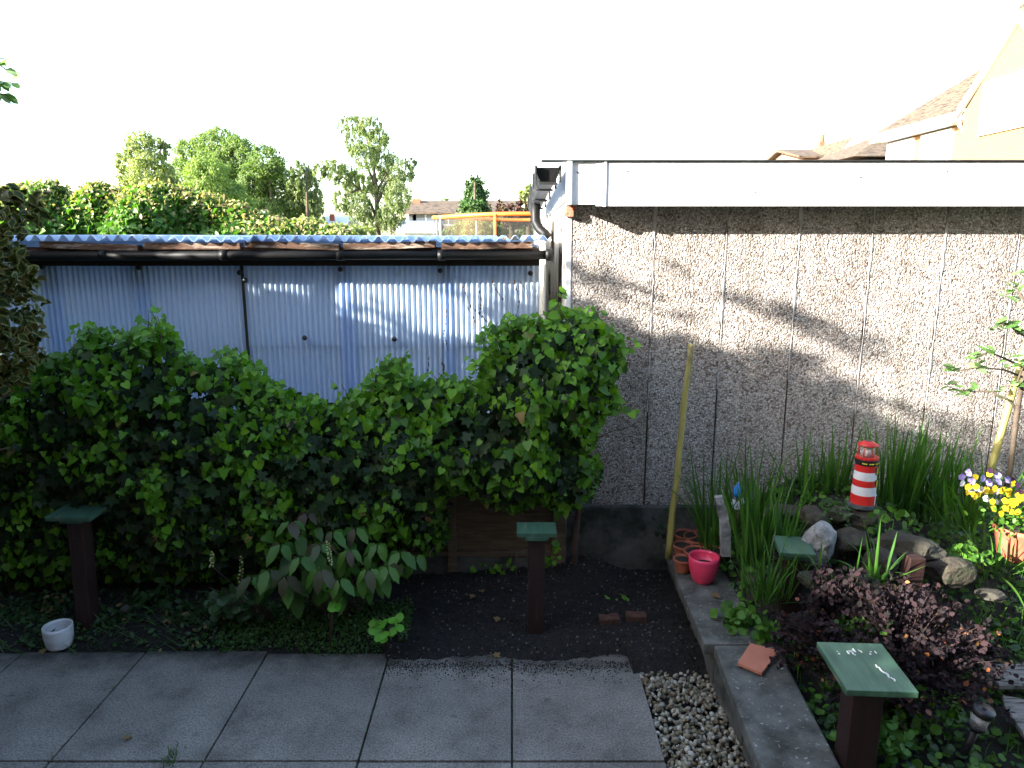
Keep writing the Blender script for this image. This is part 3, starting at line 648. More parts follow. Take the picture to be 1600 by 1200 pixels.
def ivy_sample(n, inner):
    xs = rng.uniform(-3.2, .75, n*3); zs = rng.uniform(0, 1.75, n*3); k = pip(xs, zs, ivp); xs = xs[k][:n]; zs = zs[k][:n]
    d = pdist(xs, zs, ivp); T = .30*np.sqrt(np.clip(d/.28, 0, 1))
    lump = np.array([.055*nz(x, z, 3, 2.6)+.055*nz(x, z, 8, 6.)+.03*nz(x, z, 4, 15) for x, z in zip(xs, zs)])
    taper = np.clip((.85-zs)/.6, 0, 1)*.13
    yf = YI+.12-T-lump*np.clip(d/.1, 0, 1)+taper
    dep = rng.random(len(xs))
    y = yf+(dep**1.6)*(.10 if not inner else .26)
    # upper part reaches back over the fence
    top = (zs > 1.0) & (rng.random(len(xs)) < .35); y = np.where(top, yf+dep*np.maximum(.05, 2*T), y)
    y = np.minimum(y, np.where(xs > .25, 3.92, np.where(zs < 1.15, 3.84, 4.15)))
    return np.stack([xs, y, zs], 1), d, dep
def ivy_dir(p, d):
    n = len(p); nr = np.stack([rng.normal(0, .45, n), -np.ones(n)*.8, .45+rng.normal(0, .42, n)+np.clip(.2-d, 0, .2)*3], 1)
    fw = np.stack([rng.normal(0, .55, n), -.35+rng.normal(0, .3, n), -.85+rng.normal(0, .35, n)], 1)
    return fw, nr
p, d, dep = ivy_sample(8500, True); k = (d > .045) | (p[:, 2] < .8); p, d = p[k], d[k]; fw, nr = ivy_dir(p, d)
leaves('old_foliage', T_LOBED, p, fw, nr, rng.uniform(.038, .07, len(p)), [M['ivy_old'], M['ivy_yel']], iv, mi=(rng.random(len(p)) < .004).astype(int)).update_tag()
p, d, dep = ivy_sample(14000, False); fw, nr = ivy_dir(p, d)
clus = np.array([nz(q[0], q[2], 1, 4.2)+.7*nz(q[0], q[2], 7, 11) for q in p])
keep = rng.random(len(p)) < np.clip(.34+1.25*clus+.95*np.clip(.16-d, 0, .16)/.16+.62*(p[:, 2]-.85), .03, 1)  # fewer bright young leaves low down: the shade there is put into leaf colour
p, fw, nr = p[keep], fw[keep], nr[keep]; p[:, 1] -= rng.uniform(.0, .05, len(p))
sz = rng.uniform(.022, .054, len(p))*np.where(rng.random(len(p)) < .25, 1.2, .9)
hb = rng.random(len(p)) < .5
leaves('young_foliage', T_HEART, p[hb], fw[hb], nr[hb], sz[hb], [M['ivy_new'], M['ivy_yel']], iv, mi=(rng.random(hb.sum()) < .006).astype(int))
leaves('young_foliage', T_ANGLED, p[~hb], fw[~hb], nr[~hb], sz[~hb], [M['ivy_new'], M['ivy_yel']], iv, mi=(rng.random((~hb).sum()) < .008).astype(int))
# shoots standing above the outline
mb = MB(); LP = []; LF = []; LN = []; LS = []
def sprig(base, tip, n, s0, curve=.03):
    base, tip = Vector(base), Vector(tip); pts = []
    side = Vector((rng.normal(), rng.normal(), 0)).normalized()*curve
    for i in range(6):
        t = i/5; pts.append(base.lerp(tip, t)+side*math.sin(t*math.pi))
    mb.tube(pts, [.003*(1-.6*i/5) for i in range(6)], 5)
    for k in range(n):
        t = .15+.85*k/max(1, n-1); i = min(4, int(t*5)); q = pts[i].lerp(pts[i+1], t*5-i)
        a = rng.uniform(0, 6.28); o = Vector((math.cos(a)*.028, math.sin(a)*.028-.01, .004))
        LP.append(q+o); LF.append((math.cos(a)*.8+rng.normal(0, .2), math.sin(a)*.6-.3, -.4+rng.normal(0, .3))); LN.append((rng.normal(0, .3), -.6, .7)); LS.append(s0*rng.uniform(.6, 1.1)*(1-.35*t))
for bx, by, tx, ty, n in ((225, 545, 238, 478, 9), (140, 550, 128, 508, 8), (200, 545, 196, 508, 6), (245, 540, 243, 490, 7), (600, 615, 612, 553, 16), (620, 610, 628, 562, 10), (590, 610, 586, 572, 7), (820, 510, 806, 486, 6), (905, 500, 912, 478, 7), (880, 500, 876, 452, 6), (965, 560, 984, 528, 6), (950, 640, 985, 640, 7), (350, 560, 352, 536, 5), (395, 575, 405, 560, 5), (705, 610, 712, 585, 7), (760, 570, 742, 575, 5), (790, 520, 776, 500, 6), (85, 570, 78, 548, 6)):
    for j in range(2):
        sprig(P(bx+rng.uniform(-8, 8), by, YI), P(tx+rng.uniform(-7, 7), ty+rng.uniform(0, 14), YI+rng.uniform(-.06, .06)), n, .056)
tops = ivy_px[1:33]
for k in range(46):
    i = rng.integers(0, len(tops)-1); t = rng.random(); bx = tops[i][0]*(1-t)+tops[i+1][0]*t; by = tops[i][1]*(1-t)+tops[i+1][1]*t
    sprig(P(bx, by+10, YI), P(bx+rng.uniform(-12, 12), by-rng.uniform(0, 16), YI+rng.uniform(-.12, .12)), 6, .048)
for k in range(60):
    x = rng.uniform(-2.7, .5); z = rng.uniform(.35, 1.15); y0 = 3.62; a = Vector((x, y0, z)); b_ = a+Vector((rng.uniform(-.25, .25), -.10+rng.uniform(-.05, .1), rng.uniform(-.2, .12)))
    mb.tube([a, a.lerp(b_, .5)+Vector((0, -.02, .02)), b_], .0025, 5)
mb.tube([P(900, 930, 3.8), P(898, 860, 3.75), P(905, 780, 3.7), P(920, 650, 3.65), P(905, 560, 3.6)], [.022, .018, .014, .010, .006], 8)
mb.build('stems', M['stem'], iv)
leaves('young_foliage', T_HEART, np.array(LP), np.array(LF), np.array(LN), np.array(LS), M['ivy_new'], iv)
# small ivy plants on fence foot and soil
def ivybit(px0, px1, py0, py1, Y, n, s, lab):
    q = np.array([P(rng.uniform(px0, px1), rng.uniform(py0, py1), Y+rng.uniform(-.05, .02)) for _ in range(n)]); 
    o = leaves('ivy_seedling', T_LOBED, q, np.stack([rng.normal(0, .6, n), -.4+rng.normal(0, .2, n), -.5+rng.normal(0, .5, n)], 1), np.tile([(0, -.8, .5)], (n, 1))+rv(n, .3), rng.uniform(.6, 1.1, n)*s, M['ivy_new'] if n % 2 else M['ivy_old'], origin=tuple(q.mean(0)))
    tag(o, lab, 'ivy plant', 'self-sown ivy sprigs')
ivybit(735, 805, 872, 895, 3.78, 21, .028, 'small ivy sprig trailing along the foot of the bare fence panel')
ivybit(855, 875, 845, 885, 3.72, 15, .035, 'ivy sprig hanging just right of the middle green-topped post')
ivybit(1020, 1060, 795, 835, 3.88, 14, .035, 'dark ivy tuft on the garage plinth beside the leaning cane')

# dead tendrils left on the shed wall
mb = MB()
for pts in ([(722, 442), (735, 478), (760, 502)], [(745, 436), (752, 470), (748, 500)], [(768, 440), (785, 468)], [(698, 482), (694, 520), (700, 548)], [(802, 434), (812, 470), (806, 500)], [(812, 440), (822, 452)], [(752, 492), (768, 510), (756, 540)], [(671, 556), (668, 590)], [(690, 560), (696, 590)], [(730, 480), (742, 500), (730, 540)]):
    w_ = [P(x, y, sy-.052) for x, y in pts]; mb.tube(w_, .0016, 4)
    for a, b_ in zip(w_, w_[1:]):
        for k in range(9):
            if rng.random() < .6: mb.box(a.lerp(b_, rng.random())+Vector((rng.normal(0, .003), 0, 0)), (.005+.004*rng.random(), .004, .006+.010*rng.random()))
tag(mb.build('dead_ivy', M['stem'], origin=P(740, 500, sy-.05)), 'thin dead ivy tendrils stuck to the plastic shed wall', 'dead ivy')

# ---------------------------------------------------------------- posts with green sloping boards
def green_post(base, top_z, label, wp=.09, dx=.2, dy=.22, tilt=14, lean=0, yaw=0, board=True):
    t = thing('garden_post', label, 'post', base, 'brown garden posts')
    rot = Vector((0, 0, 1)).rotation_difference(Vector((lean, 0, 1)).normalized()).to_matrix()
    h = top_z-base[2]
    from mathutils import Matrix
    ry = Matrix.Rotation(R(yaw), 3, 'Z')
    mb = MB(); mb.box(Vector(base)+rot @ Vector((0, 0, h/2-.03)), (wp, wp, h+.06), .004, rot=rot @ ry); mb.build('post', M['post'], t)
    if board:
        c = Vector(base)+rot @ Vector((0, 0, h+.018)); Rt = ry @ Matrix.Rotation(R(tilt), 3, 'X')
        mb = MB(); mb.box(c, (dx, dy, .022), .003, rot=Rt); b = mb.build('board', M['green'], t)
        mb = MB(); mb.box(c-Vector((0, 0, .019)), (wp+.03, wp+.06, .02), .002, rot=Rt); mb.build('cleat', M['green'], t)
        return t, c, Rt
    return t
g = G(140, 985, .01); t1 = green_post(g, P(130, 806, g.y).z, 'brown post with dark green board top beside the white pot', .078, .225, .17, 2, lean=.03, yaw=-2)
g = G(837, 978, .06); t2 = green_post(g, P(840, 833, g.y).z, 'brown post with green board top standing in the bare soil', .082, .195, .14, 0)
g = Vector((1.235, 3.08, .22)); t3 = green_post((P(1236, 900, 3.1).x, 3.1, .2), P(1238, 860, 3.1).z, 'brown post with pale green board top among the irises', .088, .155, .17, 4, yaw=-8)
g = (P(1345, 1100, 2.17).x, 2.17, .15); t4, c4, R4 = green_post(g, P(1352, 1052, 2.17).z, 'nearest brown post with large green board streaked by droppings', .10, .225, .265, 2, yaw=-3)
mb = MB()
for k in range(14): mb.box(c4+R4 @ Vector((.035+.002*k+rng.normal(0, .002), -.02-.006*k+.02, .0125)), (.004, .010, .002))
for k in range(16): mb.box(c4+R4 @ Vector((-.02+rng.normal(0, .04), .072+rng.normal(0, .012), .0122)), (.004*rng.random()+.002, .004+.010*rng.random(), .0015))
mb.build('dropping', M['dropping'], t4)
green_post((P(1422, 900, 2.95).x, 2.95, .22), P(1425, 868, 2.95).z, 'short brown post stub without a board in front of the rockery', .068, board=False, lean=.02)

# ---------------------------------------------------------------- pots and small things
def pot(name, c, r, h, mat, label, group=None, taper=.75, rim=.1, fill=.85, bulge=0, th=.006, cat='pot', soil=True):
    t = thing(name, label, cat, c, group); mb = MB()
    pr = [(r*taper*.9, 0), (r*taper, .004)]
    for k in range(1, 9):
        u = k/8; rr = r*(taper+(1-taper)*u)+bulge*math.sin(u*math.pi*.9)
        if rim and u > .84: rr = r*1.06
        pr.append((rr, h*u))
    ro = pr[-1][0]; pr += [(ro-th, h), (ro-th*1.3, h*.9), (ro-th*1.6-(0 if not bulge else 0), h*fill-.002), (.001, h*fill-.002)]
    mb.lathe(c, pr, 36); mb.build('body', mat, t)
    if not soil: return t
    mb = MB(); mb.lathe(Vector(c)+Vector((0, 0, h*fill-.004)), [(ro-th*2.1, 0), (ro-th*2.1, .006), ((ro-th*2)*.5, .009), (.001, .008)], 24); mb.build('compost', M['compost'], t)
    return t
zc = .24
pc = G(1098, 908, zc); pot('pink_pot', pc, .074, .142, M['pink'], 'bright pink rounded pot standing on the coping stone', taper=.66, rim=0, fill=.62, bulge=.012, cat='pot')
for px, py, r, h, lab in ((1066, 893, .038, .07, 'small terracotta pot half hidden left of the pink pot'), (1066, 872, .042, .075, 'small terracotta pot at the left end of the pot cluster'), (1088, 885, .052, .085, 'dark rimmed terracotta pot directly behind the pink pot'), (1093, 862, .068, .085, 'widest terracotta pot, full of dark compost, behind the pink pot'), (1112, 884, .048, .085, 'terracotta pot peeping out right of the pink pot'), (1070, 857, .05, .085, 'terracotta pot next to the leaning cane against the garage'), (1099, 848, .055, .085, 'rearmost terracotta pot below the iris leaves')):
    g = G(px, py, zc+.002); g.y = min(g.y, 3.86); pot('plant_pot', g, r*1.3, h*1.1, M['terra'], lab, 'terracotta pots on the coping', fill=.9)
# white pot on the slabs
g = G(94, 1009, .003); cu = pot('white_pot', g, .066, .112, M['cup'], 'empty chalky white pot standing on the patio edge', taper=.86, rim=0, fill=.35, bulge=.004, th=.006, soil=False)
# clay tile
from mathutils import Matrix
c = G(1186, 1033, .252); mb = MB()
q = [G(x, y, .247) for x, y in ((1152, 1040), (1172, 1009), (1218, 1021), (1190, 1056))]
mb.prism(q, (0, 0, .014)); 
bmesh.ops.bevel(mb.bm, geom=mb.bm.edges[:], offset=.0015, segments=1, affect='EDGES')
tag(mb.build('clay_tile', M['tile'], origin=c), 'broken orange clay tile lying on the coping stone', 'tile')
# bricks in the soil
for i, (px, py, rz, lab) in enumerate(((952, 962, 4, 'half buried red brick in the soil, the left of two'), (994, 958, -3, 'half buried red brick with a leaf on it, the right of two'))):
    g = G(px, py, .085); mb = MB(); mb.box((g.x, g.y, .057), (.105, .06, .05), .006, rot=Matrix.Rotation(R(rz), 3, 'Z')); 
    bmesh.ops.subdivide_edges(mb.bm, edges=mb.bm.edges[:], cuts=2, use_grid_fill=True)
    for v in mb.bm.verts: v.co.z += .006*nz(v.co.x, v.co.y, 1, 30)
    tag(mb.build('brick', M['oldbrick'], origin=g), lab, 'brick', 'bricks in the soil')

# canes
def cane(a, b, r0, r1, name, label):
    a, b = Vector(a), Vector(b); pts = [a.lerp(b, k/14) for k in range(15)]; mb = MB(); rr = []
    for k, p_ in enumerate(pts):
        p_.x += .006*nz(k, 1, a.x, .4); rr.append((r0+(r1-r0)*k/14)*(1.12 if k % 4 == 2 else 1))
    mb.tube(pts, rr, 12); tag(mb.build(name, M['cane'], origin=a), label, 'cane', 'yellow canes')
b0 = G(1045, 862, .2); b0.y = 3.72; b0 = P(1044, 872, 3.72)
cane(b0, P(1079, 538, 3.82), .018, .0155, 'cane', 'thick yellow cane leaning by the pots and garage plinth')
cane(P(1545, 748, 3.55), P(1622, 470, 3.62), .0175, .015, 'cane', 'thick yellow cane supporting the young apple tree')

# apple sapling
ap = thing('apple_sapling', 'thin young tree with leafy branches beside the right cane', 'tree', P(1568, 790, 3.5))
mb = MB(); tr_ = [P(1566, 800, 3.5), P(1578, 735, 3.5), P(1590, 640, 3.5), P(1604, 560, 3.5), P(1622, 470, 3.5), P(1632, 400, 3.5)]; mb.tube(tr_, [.014, .013, .012, .010, .008, .005], 8); mb.build('trunk', M['bark'], ap)
mb = MB(); LP = []; LF = []; LN = []; LS = []
br = [[(1590, 640), (1575, 625), (1550, 612), (1510, 612), (1480, 604)], [(1600, 590), (1570, 578), (1530, 574), (1490, 580)], [(1600, 575), (1570, 560), (1545, 550), (1520, 560)], [(1615, 530), (1590, 520), (1575, 505), (1562, 508)], [(1622, 480), (1600, 470), (1588, 450), (1580, 460)], [(1600, 610), (1588, 600), (1600, 570)], [(1632, 440), (1615, 420), (1600, 425)]]
for b_ in br:
    w_ = [P(x, y, 3.5-.10*i/4*(1 if b_[0][1] % 20 else -1)) for i, (x, y) in enumerate(b_)]; mb.tube(w_, [.006-.001*i for i in range(len(w_))], 6)
    for i, q in enumerate(w_[1:]):
        for k in range(10 if i in (len(w_)-2, len(w_)-3) else 3):
            a = rng.uniform(0, 6.28); e = rng.uniform(-.4, .8); LP.append(q+Vector((rng.normal(0, .014), rng.normal(0, .014), rng.normal(0, .010)))); LF.append((math.cos(a), math.sin(a), e)); LN.append((rng.normal(0, .3), -.3, 1)); LS.append(rng.uniform(.035, .065))
mb.build('branch', M['bark'], ap); leaves('foliage', T_OVAL, np.array(LP), np.array(LF), np.array(LN), np.array(LS), M['apple'], ap)

# lighthouse ornament
lb = P(1347, 788, 3.38); L = thing('lighthouse_ornament', 'toy red and white striped lighthouse standing on the rockery', 'ornament', lb)
hL = P(1340, 690, 3.38).z-lb.z; k = hL/100.; n = 40; r_px = 1/ (1120/(3.38/.95))
def ring(y0, y1, r0, r1, mat, name): mb = MB(); mb.lathe(lb, [(r0, y0*k), (r0, y0*k+.0005), (r1, y1*k-.0005), (r1, y1*k)], n); mb.build(name, mat, L)
def rr_(y): return (18.8-3.4*min(1, y/70))*r_px
ring(-2, 4, 21*r_px, 20.5*r_px, M['slate'], 'base')
ring(4, 18.5, rr_(4), rr_(18), M['red'], 'stripe'); ring(18.5, 32, rr_(18), rr_(32), M['whitep'], 'stripe'); ring(32, 42, rr_(32), rr_(42), M['red'], 'stripe'); ring(42, 55, rr_(42), rr_(55), M['whitep'], 'stripe'); ring(55, 65, rr_(55), rr_(65), M['red'], 'stripe')
ring(65, 72, 15.8*r_px, 17.5*r_px, M['black'], 'gallery'); ring(72, 74.5, 17.5*r_px, 17.5*r_px, M['black'], 'gallery'); ring(74.5, 77.5, 17.2*r_px, 16.8*r_px, M['red'], 'gallery_rail')
mb = MB(); mb.lathe(lb, [(11*r_px, 77.5*k), (11*r_px, 95*k)], 24); mb.build('lamp_glass', M['lens'], L)
mb = MB(); mb.lathe(lb, [(4*r_px, 77.5*k), (4.4*r_px, 84*k), (2.5*r_px, 89*k)], 16); mb.build('bulb', M['whitep'], L)
mb = MB()
for i in range(7):
    a = .3+i*2*math.pi/7; mb = MB(); mb.tube([lb+Vector((13.5*r_px*math.cos(a), 13.5*r_px*math.sin(a), 77*k)), lb+Vector((13.5*r_px*math.cos(a), 13.5*r_px*math.sin(a), 96*k))], .55*r_px, 6); mb.build('lantern_bar', M['red'], L)
mb = MB(); mb.lathe(lb, [(15.5*r_px, 95*k), (15.8*r_px, 96*k), (6*r_px, 100.5*k), (5*r_px, 101*k)], 32); mb.build('roof', M['red'], L)
mb = MB(); mb.lathe(lb, [(4.6*r_px, 100.5*k), (4.4*r_px, 101.6*k)], 20); mb.build('vent', M['black'], L)
def onsurf(y, a, off=.001): r = rr_(y)+off; return lb+Vector((r*math.sin(a), -r*math.cos(a), y*k))
for y0, y1 in ((51, 62), (32, 43)):
    a = .75+.05; c = onsurf((y0+y1)/2, a, .0005); rot = Matrix.Rotation(a, 3, 'Z')
    mb = MB(); mb.box(c, (7.5*r_px, .004, (y1-y0)*k), rot=rot); o = mb.build('window', M['black'], L)
    mb = MB()
    for i in range(2):
        for j in range(4): mb.box(c+rot @ Vector(((i-.5)*3*r_px, -.0028, (j-1.5)*2.5*k)), (2.3*r_px, .002, 1.7*k), rot=rot)
    mb.build('pane', M['yellow'], o)
mb = MB(); a = .85; mb.box(onsurf(12, a, .0006), (7*r_px, .003, 15*k), rot=Matrix.Rotation(a, 3, 'Z')); mb.build('door_frame', M['whitep'], L)
mb = MB(); mb.box(onsurf(11.5, a, .0022), (4.5*r_px, .003, 13*k), rot=Matrix.Rotation(a, 3, 'Z')); mb.build('door', M['navy'], L)
mb = MB()
for i in range(11):
    a = -.75+i*.15; r = 17*r_px
    if i in (3, 7): continue
    mb.box(lb+Vector((r*math.sin(a), -r*math.cos(a), 69.2*k)), (2.1*r_px, .002, 1.8*k), rot=Matrix.Rotation(a, 3, 'Z'))
mb.build('lettering', M['yellow'], L)

# blue tulip ornament and slim grey stone
tu = thing('glass_tulip', 'blue glass tulip ornament with pale leaves among the iris blades', 'ornament', P(1151, 860, 3.5))
mb = MB(); c = P(1151, 778, 3.5)
mb.lathe(c, [(.004, 0), (.016, .012), (.019, .035), (.015, .058), (.006, .078), (.001, .085)], 12); mb.build('flower', M['blueglass'], tu)
mb = MB(); mb.tube([P(1151, 870, 3.5), c], .0035, 6); mb.build('stalk', M['stem'], tu)
leaves('glass_leaf', T_OVAL, np.array([c+Vector((-.002, -.01, -.06)), c+Vector((.004, -.01, -.06)), c+Vector((0, -.01, -.05))]), np.array([(-.3, 0, 1), (.45, 0, 1), (.1, -.3, 1.)]), np.array([(0, -1, 0.)]*3), np.array([.06, .07, .04]), M['whitep'], tu)
mb = MB(); v = [P(1118, 778, 3.42), P(1132, 776, 3.42), P(1142, 828, 3.42), P(1142, 870, 3.42), P(1128, 870, 3.42), P(1126, 815, 3.42)]; mb.prism(v, (0, .03, 0))
tag(mb.build('stone_marker', M['marble'], origin=v[3]), 'slim speckled grey stone standing upright among the irises', 'stone')

# rocks
def rock(px, py, Y, sx, sy_, sz, mat, label, seed, rz=0, sharp=.35, zoff=0):
    c = P(px, py, Y); mb = MB(); bmesh.ops.create_icosphere(mb.bm, subdivisions=4, radius=1)
    rot = Matrix.Rotation(R(rz), 3, 'Z')
    pl = [Vector(rng.normal(size=3)).normalized() for _ in range(9)]; pd = rng.uniform(.62, .9, 9)
    for v in mb.bm.verts:
        q = v.co.copy()
        for a, dd in zip(pl, pd):
            e = q.dot(a)-dd
            if e > 0: q -= a*e*.9
        q *= 1+.10*noise.noise(q*2+Vector((seed, 0, 0)))+.04*noise.noise(q*7+Vector((seed, 0, 0)))
        v.co = c+rot @ Vector((q.x*sx, q.y*sy_, q.z*sz))
    tag(mb.build('rock', mat, origin=c), label, 'rock', 'rockery stones')
rock(1282, 852, 3.13, .085, .055, .115, M['marble'], 'pale grey veined rock right of the pale green post top', 1)
rock(1268, 808, 3.28, .075, .06, .055, M['rock'], 'rounded brown rock above the pale veined rock', 2)
rock(1312, 805, 3.34, .065, .05, .045, M['rock'], 'flat brown rock just left of the lighthouse', 3)
rock(1325, 845, 3.18, .11, .07, .06, M['rock'], 'brown mossy rock below the lighthouse', 4, 15)
rock(1352, 812, 3.36, .10, .08, .06, M['rock'], 'brown rock directly beneath the lighthouse base', 14, 0)
rock(1412, 852, 3.12, .17, .085, .055, M['greyrock'], 'large flat grey brown slab of rock right of the lighthouse', 5, -34)
rock(1378, 880, 3.06, .085, .07, .075, M['rock'], 'squarish rock under the flat slab beside the post stub', 6)
rock(1482, 893, 3.02, .115, .08, .07, M['rock'], 'round dark rock right of the brown post stub', 7)
rock(1222, 800, 3.45, .10, .06, .045, M['greyrock'], 'grey stone between the iris clumps by the garage', 8)
rock(1268, 905, 2.95, .07, .05, .04, M['greyrock'], 'light stone low between the post and the shrub', 9)
rock(1350, 915, 2.9, .09, .06, .05, M['rock'], 'half buried rock in front of the purple shrub tips', 10)
rock(1548, 928, 3.0, .07, .05, .025, M['greyrock'], 'flat grey stone at the edge of the lawn patch', 11)
rock(195, 950, 3.35, .022, .022, .022, M['greyrock'], 'small round grey stone in the shade by the left post', 12)
rock(1180, 905, 3.2, .05, .05, .02, M['greyrock'], 'small flat stone among weeds behind the pink pot', 13)

# irises
def iris(px, py, Y, n, hmin, hmax, spread, label, wd=.016, lean=.18, bend=.5):
    b = P(px, py, Y); S = []
    for i in range(n):
        a = rng.uniform(0, 6.28); r = spread*math.sqrt(rng.random())
        S.append(((b.x+r*math.cos(a), min(3.9, b.y+r*math.sin(a)*.7), b.z-.03), a+rng.normal(0, .6), abs(rng.normal(0, lean))+.02, rng.uniform(hmin, hmax), wd*rng.uniform(.7, 1.25), max(0, rng.normal(bend*.4, bend*.6))))
    V, Q = blades(S); tag(link(polymesh(V, Q, None, 'iris'), 'iris_plant', M['iris'], origin=b), label, 'iris', 'iris clumps')
iris(1118, 850, 3.68, 51, .28, 0.67, .10, 'iris clump right behind the terracotta pots', .014, .3, .9)
iris(1185, 872, 3.42, 90, .25, 0.58, .11, 'dense iris clump around the blue tulip ornament', .015, .16, .5)
iris(1165, 810, 3.72, 39, .22, 0.51, .12, 'thin iris clump against the garage wall above the blue tulip', .012, .22, .5)
iris(1262, 800, 3.72, 60, .22, 0.53, .15, 'iris clump left of the lighthouse against the wall', .013, .2, .4)
iris(1305, 790, 3.66, 33, .26, 0.51, .06, 'narrow upright iris clump touching the left side of the lighthouse', .016, .1, .3)
iris(1228, 850, 3.22, 24, .14, 0.30, .05, 'short pale iris clump behind the green post top', .013, .22, .5)
iris(1392, 800, 3.55, 93, .30, 0.60, .15, 'tall iris clump just right of the lighthouse', .018, .14, .4)
iris(1450, 800, 3.55, 66, .25, 0.53, .15, 'iris clump in the middle of the right bed below the dark wall joint', .017, .2, .6)
iris(1515, 812, 3.40, 69, .18, 0.44, .16, 'arching strap-leaved clump left of the violas', .016, .5, 1.2)
iris(1560, 880, 3.2, 45, .14, 0.32, .14, 'low arching strap-leaved clump in front of the viola pot', .013, .6, 1.2)
iris(1310, 925, 2.86, 20, .14, 0.30, .10, 'short bladed clump between the veined rock and the purple shrub', .014, .4, 1.1)
iris(1198, 925, 3.05, 60, .14, 0.35, .12, 'grassy clump in front of the irises left of the pale green post', .010, .35, .9)
iris(1368, 905, 2.93, 18, .18, 0.37, .05, 'few long arching blades over the flat rock by the post stub', .014, .55, 1.4)

# daylily-like weeds, ground cover and grass in the bed
def scatter(n, x0, x1, y0, y1, mask=None):
    x = rng.uniform(x0, x1, n); y = rng.uniform(y0, y1, n)
    if mask is not None: k = mask(x, y); x, y = x[k], y[k]
    return np.stack([x, y, np.array([hbed(a, b) for a, b in zip(x, y)])], 1)
PL = [(G(1535, 1045, .24).x, 2.5, 4, 2.86), (G(1565, 1092, .24).x, 2.2, 4, 2.52)]
def onpl(x, y): return any(a < x < c and b < y < d for a, b, c, d in PL)
p = scatter(13000, 1.12, 4.2, 1.9, 3.9, lambda x, y: rng.random(len(x)) < np.clip(.65+.8*np.array([nz(a, b, 0, 3) for a, b in zip(x, y)]), .1, 1))
n = len(p); p[:, 2] += rng.random(n)*.045
o = leaves('ground_cover', T_ROUND, p, np.stack([rng.normal(0, 1, n), rng.normal(0, 1, n), rng.normal(.2, .3, n)], 1), np.tile([(0, -.15, 1)], (n, 1))+rv(n, .35), rng.uniform(.014, .040, n), [M['weed'], M['darkweed']], mi=(rng.random(n) < .45).astype(int))
tag(o, 'low round-leaved weeds covering the raised bed', 'ground cover', kind='stuff')
S = []
for i in range(5200):
    x, y = rng.uniform(1.15, 4.0), rng.uniform(1.9, 3.8)
    dens = .12+.9*sm((x-1.75)/.4)*sm((3.4-y)/.3)+.3*sm((1.35-x)/.15)
    if rng.random() > dens or onpl(x, y): continue
    S.append(((x, y, hbed(x, y)-.005), rng.uniform(0, 6.28), abs(rng.normal(0, .45)), rng.uniform(.03, .11), .0045, rng.uniform(0, 1.2)))
V, Q = blades(S, 4); tag(link(polymesh(V, Q, None), 'bed_grass', M['weed']), 'grass growing through the raised bed and lawn patch', 'grass', kind='stuff')
# broad weed leaves hanging over the coping edge
for (px, py, Y, n, s, lab) in ((1155, 965, 3.0, 60, .045, 'leafy weed clump against the coping behind the clay tile'), (1205, 985, 2.9, 60, .04, 'leafy weed clump beside the purple shrub near the coping joint'), (1290, 770, 3.2, 0, .03, ''), (1385, 805, 3.22, 16, .045, 'round-leaved seedling on top of the flat rock'), (1370, 1150, 2.25, 190, .035, 'bright green leafy weed clump at the foot of the nearest post'), (1470, 1110, 2.35, 120, .035, 'leafy weed clump between the nearest post and the solar lamp'), (1510, 870, 3.1, 90, .035, 'round-leaved weed patch left of the viola pot'), (1345, 985, 2.62, 170, .026, 'green weed tuft growing up through the middle of the purple shrub'), (1305, 800, 3.25, 70, .022, 'dark heath-like tuft on the rocks at the foot of the lighthouse')):
    if not n: continue
    b = P(px, py, Y)
    q = np.array(b)+np.stack([rng.normal(0, .042, n), rng.normal(0, .035, n), rng.normal(.0, .018, n)], 1)
    dark = 'dark' in lab
    tag(leaves('weed_plant', T_SMALL if dark else T_ROUND, q, rv(n)+np.array([0, 0, .3]), np.tile([(0, -.5, .8)], (n, 1))+rv(n, .35), rng.uniform(.6, 1.2, n)*s, M['darkweed'] if dark else M['weed'], origin=b), lab, 'weed', 'leafy weeds in the raised bed')

# purple barberry
bb = thing('barberry_shrub', 'sprawling dark purple barberry with orange leaf tips', 'shrub', (1.5, 2.6, .18))
mb = MB(); LP = []; LF = []; LS = []; TP = []
for i in range(230):
    a = rng.uniform(0, 6.28); rad = math.sqrt(rng.random()); ex = .46*rad*math.cos(a); ey = .40*rad*math.sin(a); hz = .42*math.sqrt(max(0, 1-rad*rad*.85))+.03
    b_ = Vector((1.52+ex*.25, 2.62+ey*.25, .17)); e = Vector((1.52+ex*1.05, 2.62+ey, .17+hz*rng.uniform(.55, 1.1)))
    m_ = b_.lerp(e, .5)+Vector((ex*-.1, 0, .09)); pts = []
    for j in range(7): t = j/6; pts.append(b_*(1-t)**2+m_*2*t*(1-t)+e*t*t)
    mb.tube(pts, [.004*(1-.7*j/6) for j in range(7)], 4)
    for kx in range(56):
        t = rng.uniform(.25, 1); j = min(5, int(t*6)); q = pts[j].lerp(pts[j+1], t*6-j)+Vector(rng.normal(0, .014, 3))
        LP.append(q); d_ = (pts[j+1]-pts[j]).normalized(); LF.append(np.array(d_)*.6+rng.normal(0, .7, 3)); LS.append(rng.uniform(.011, .023)*(1.2 if t > .8 else .9)); TP.append(1 if (t > .85 and rng.random() < .04) or (rad > .85 and rng.random() < .06) else 0)
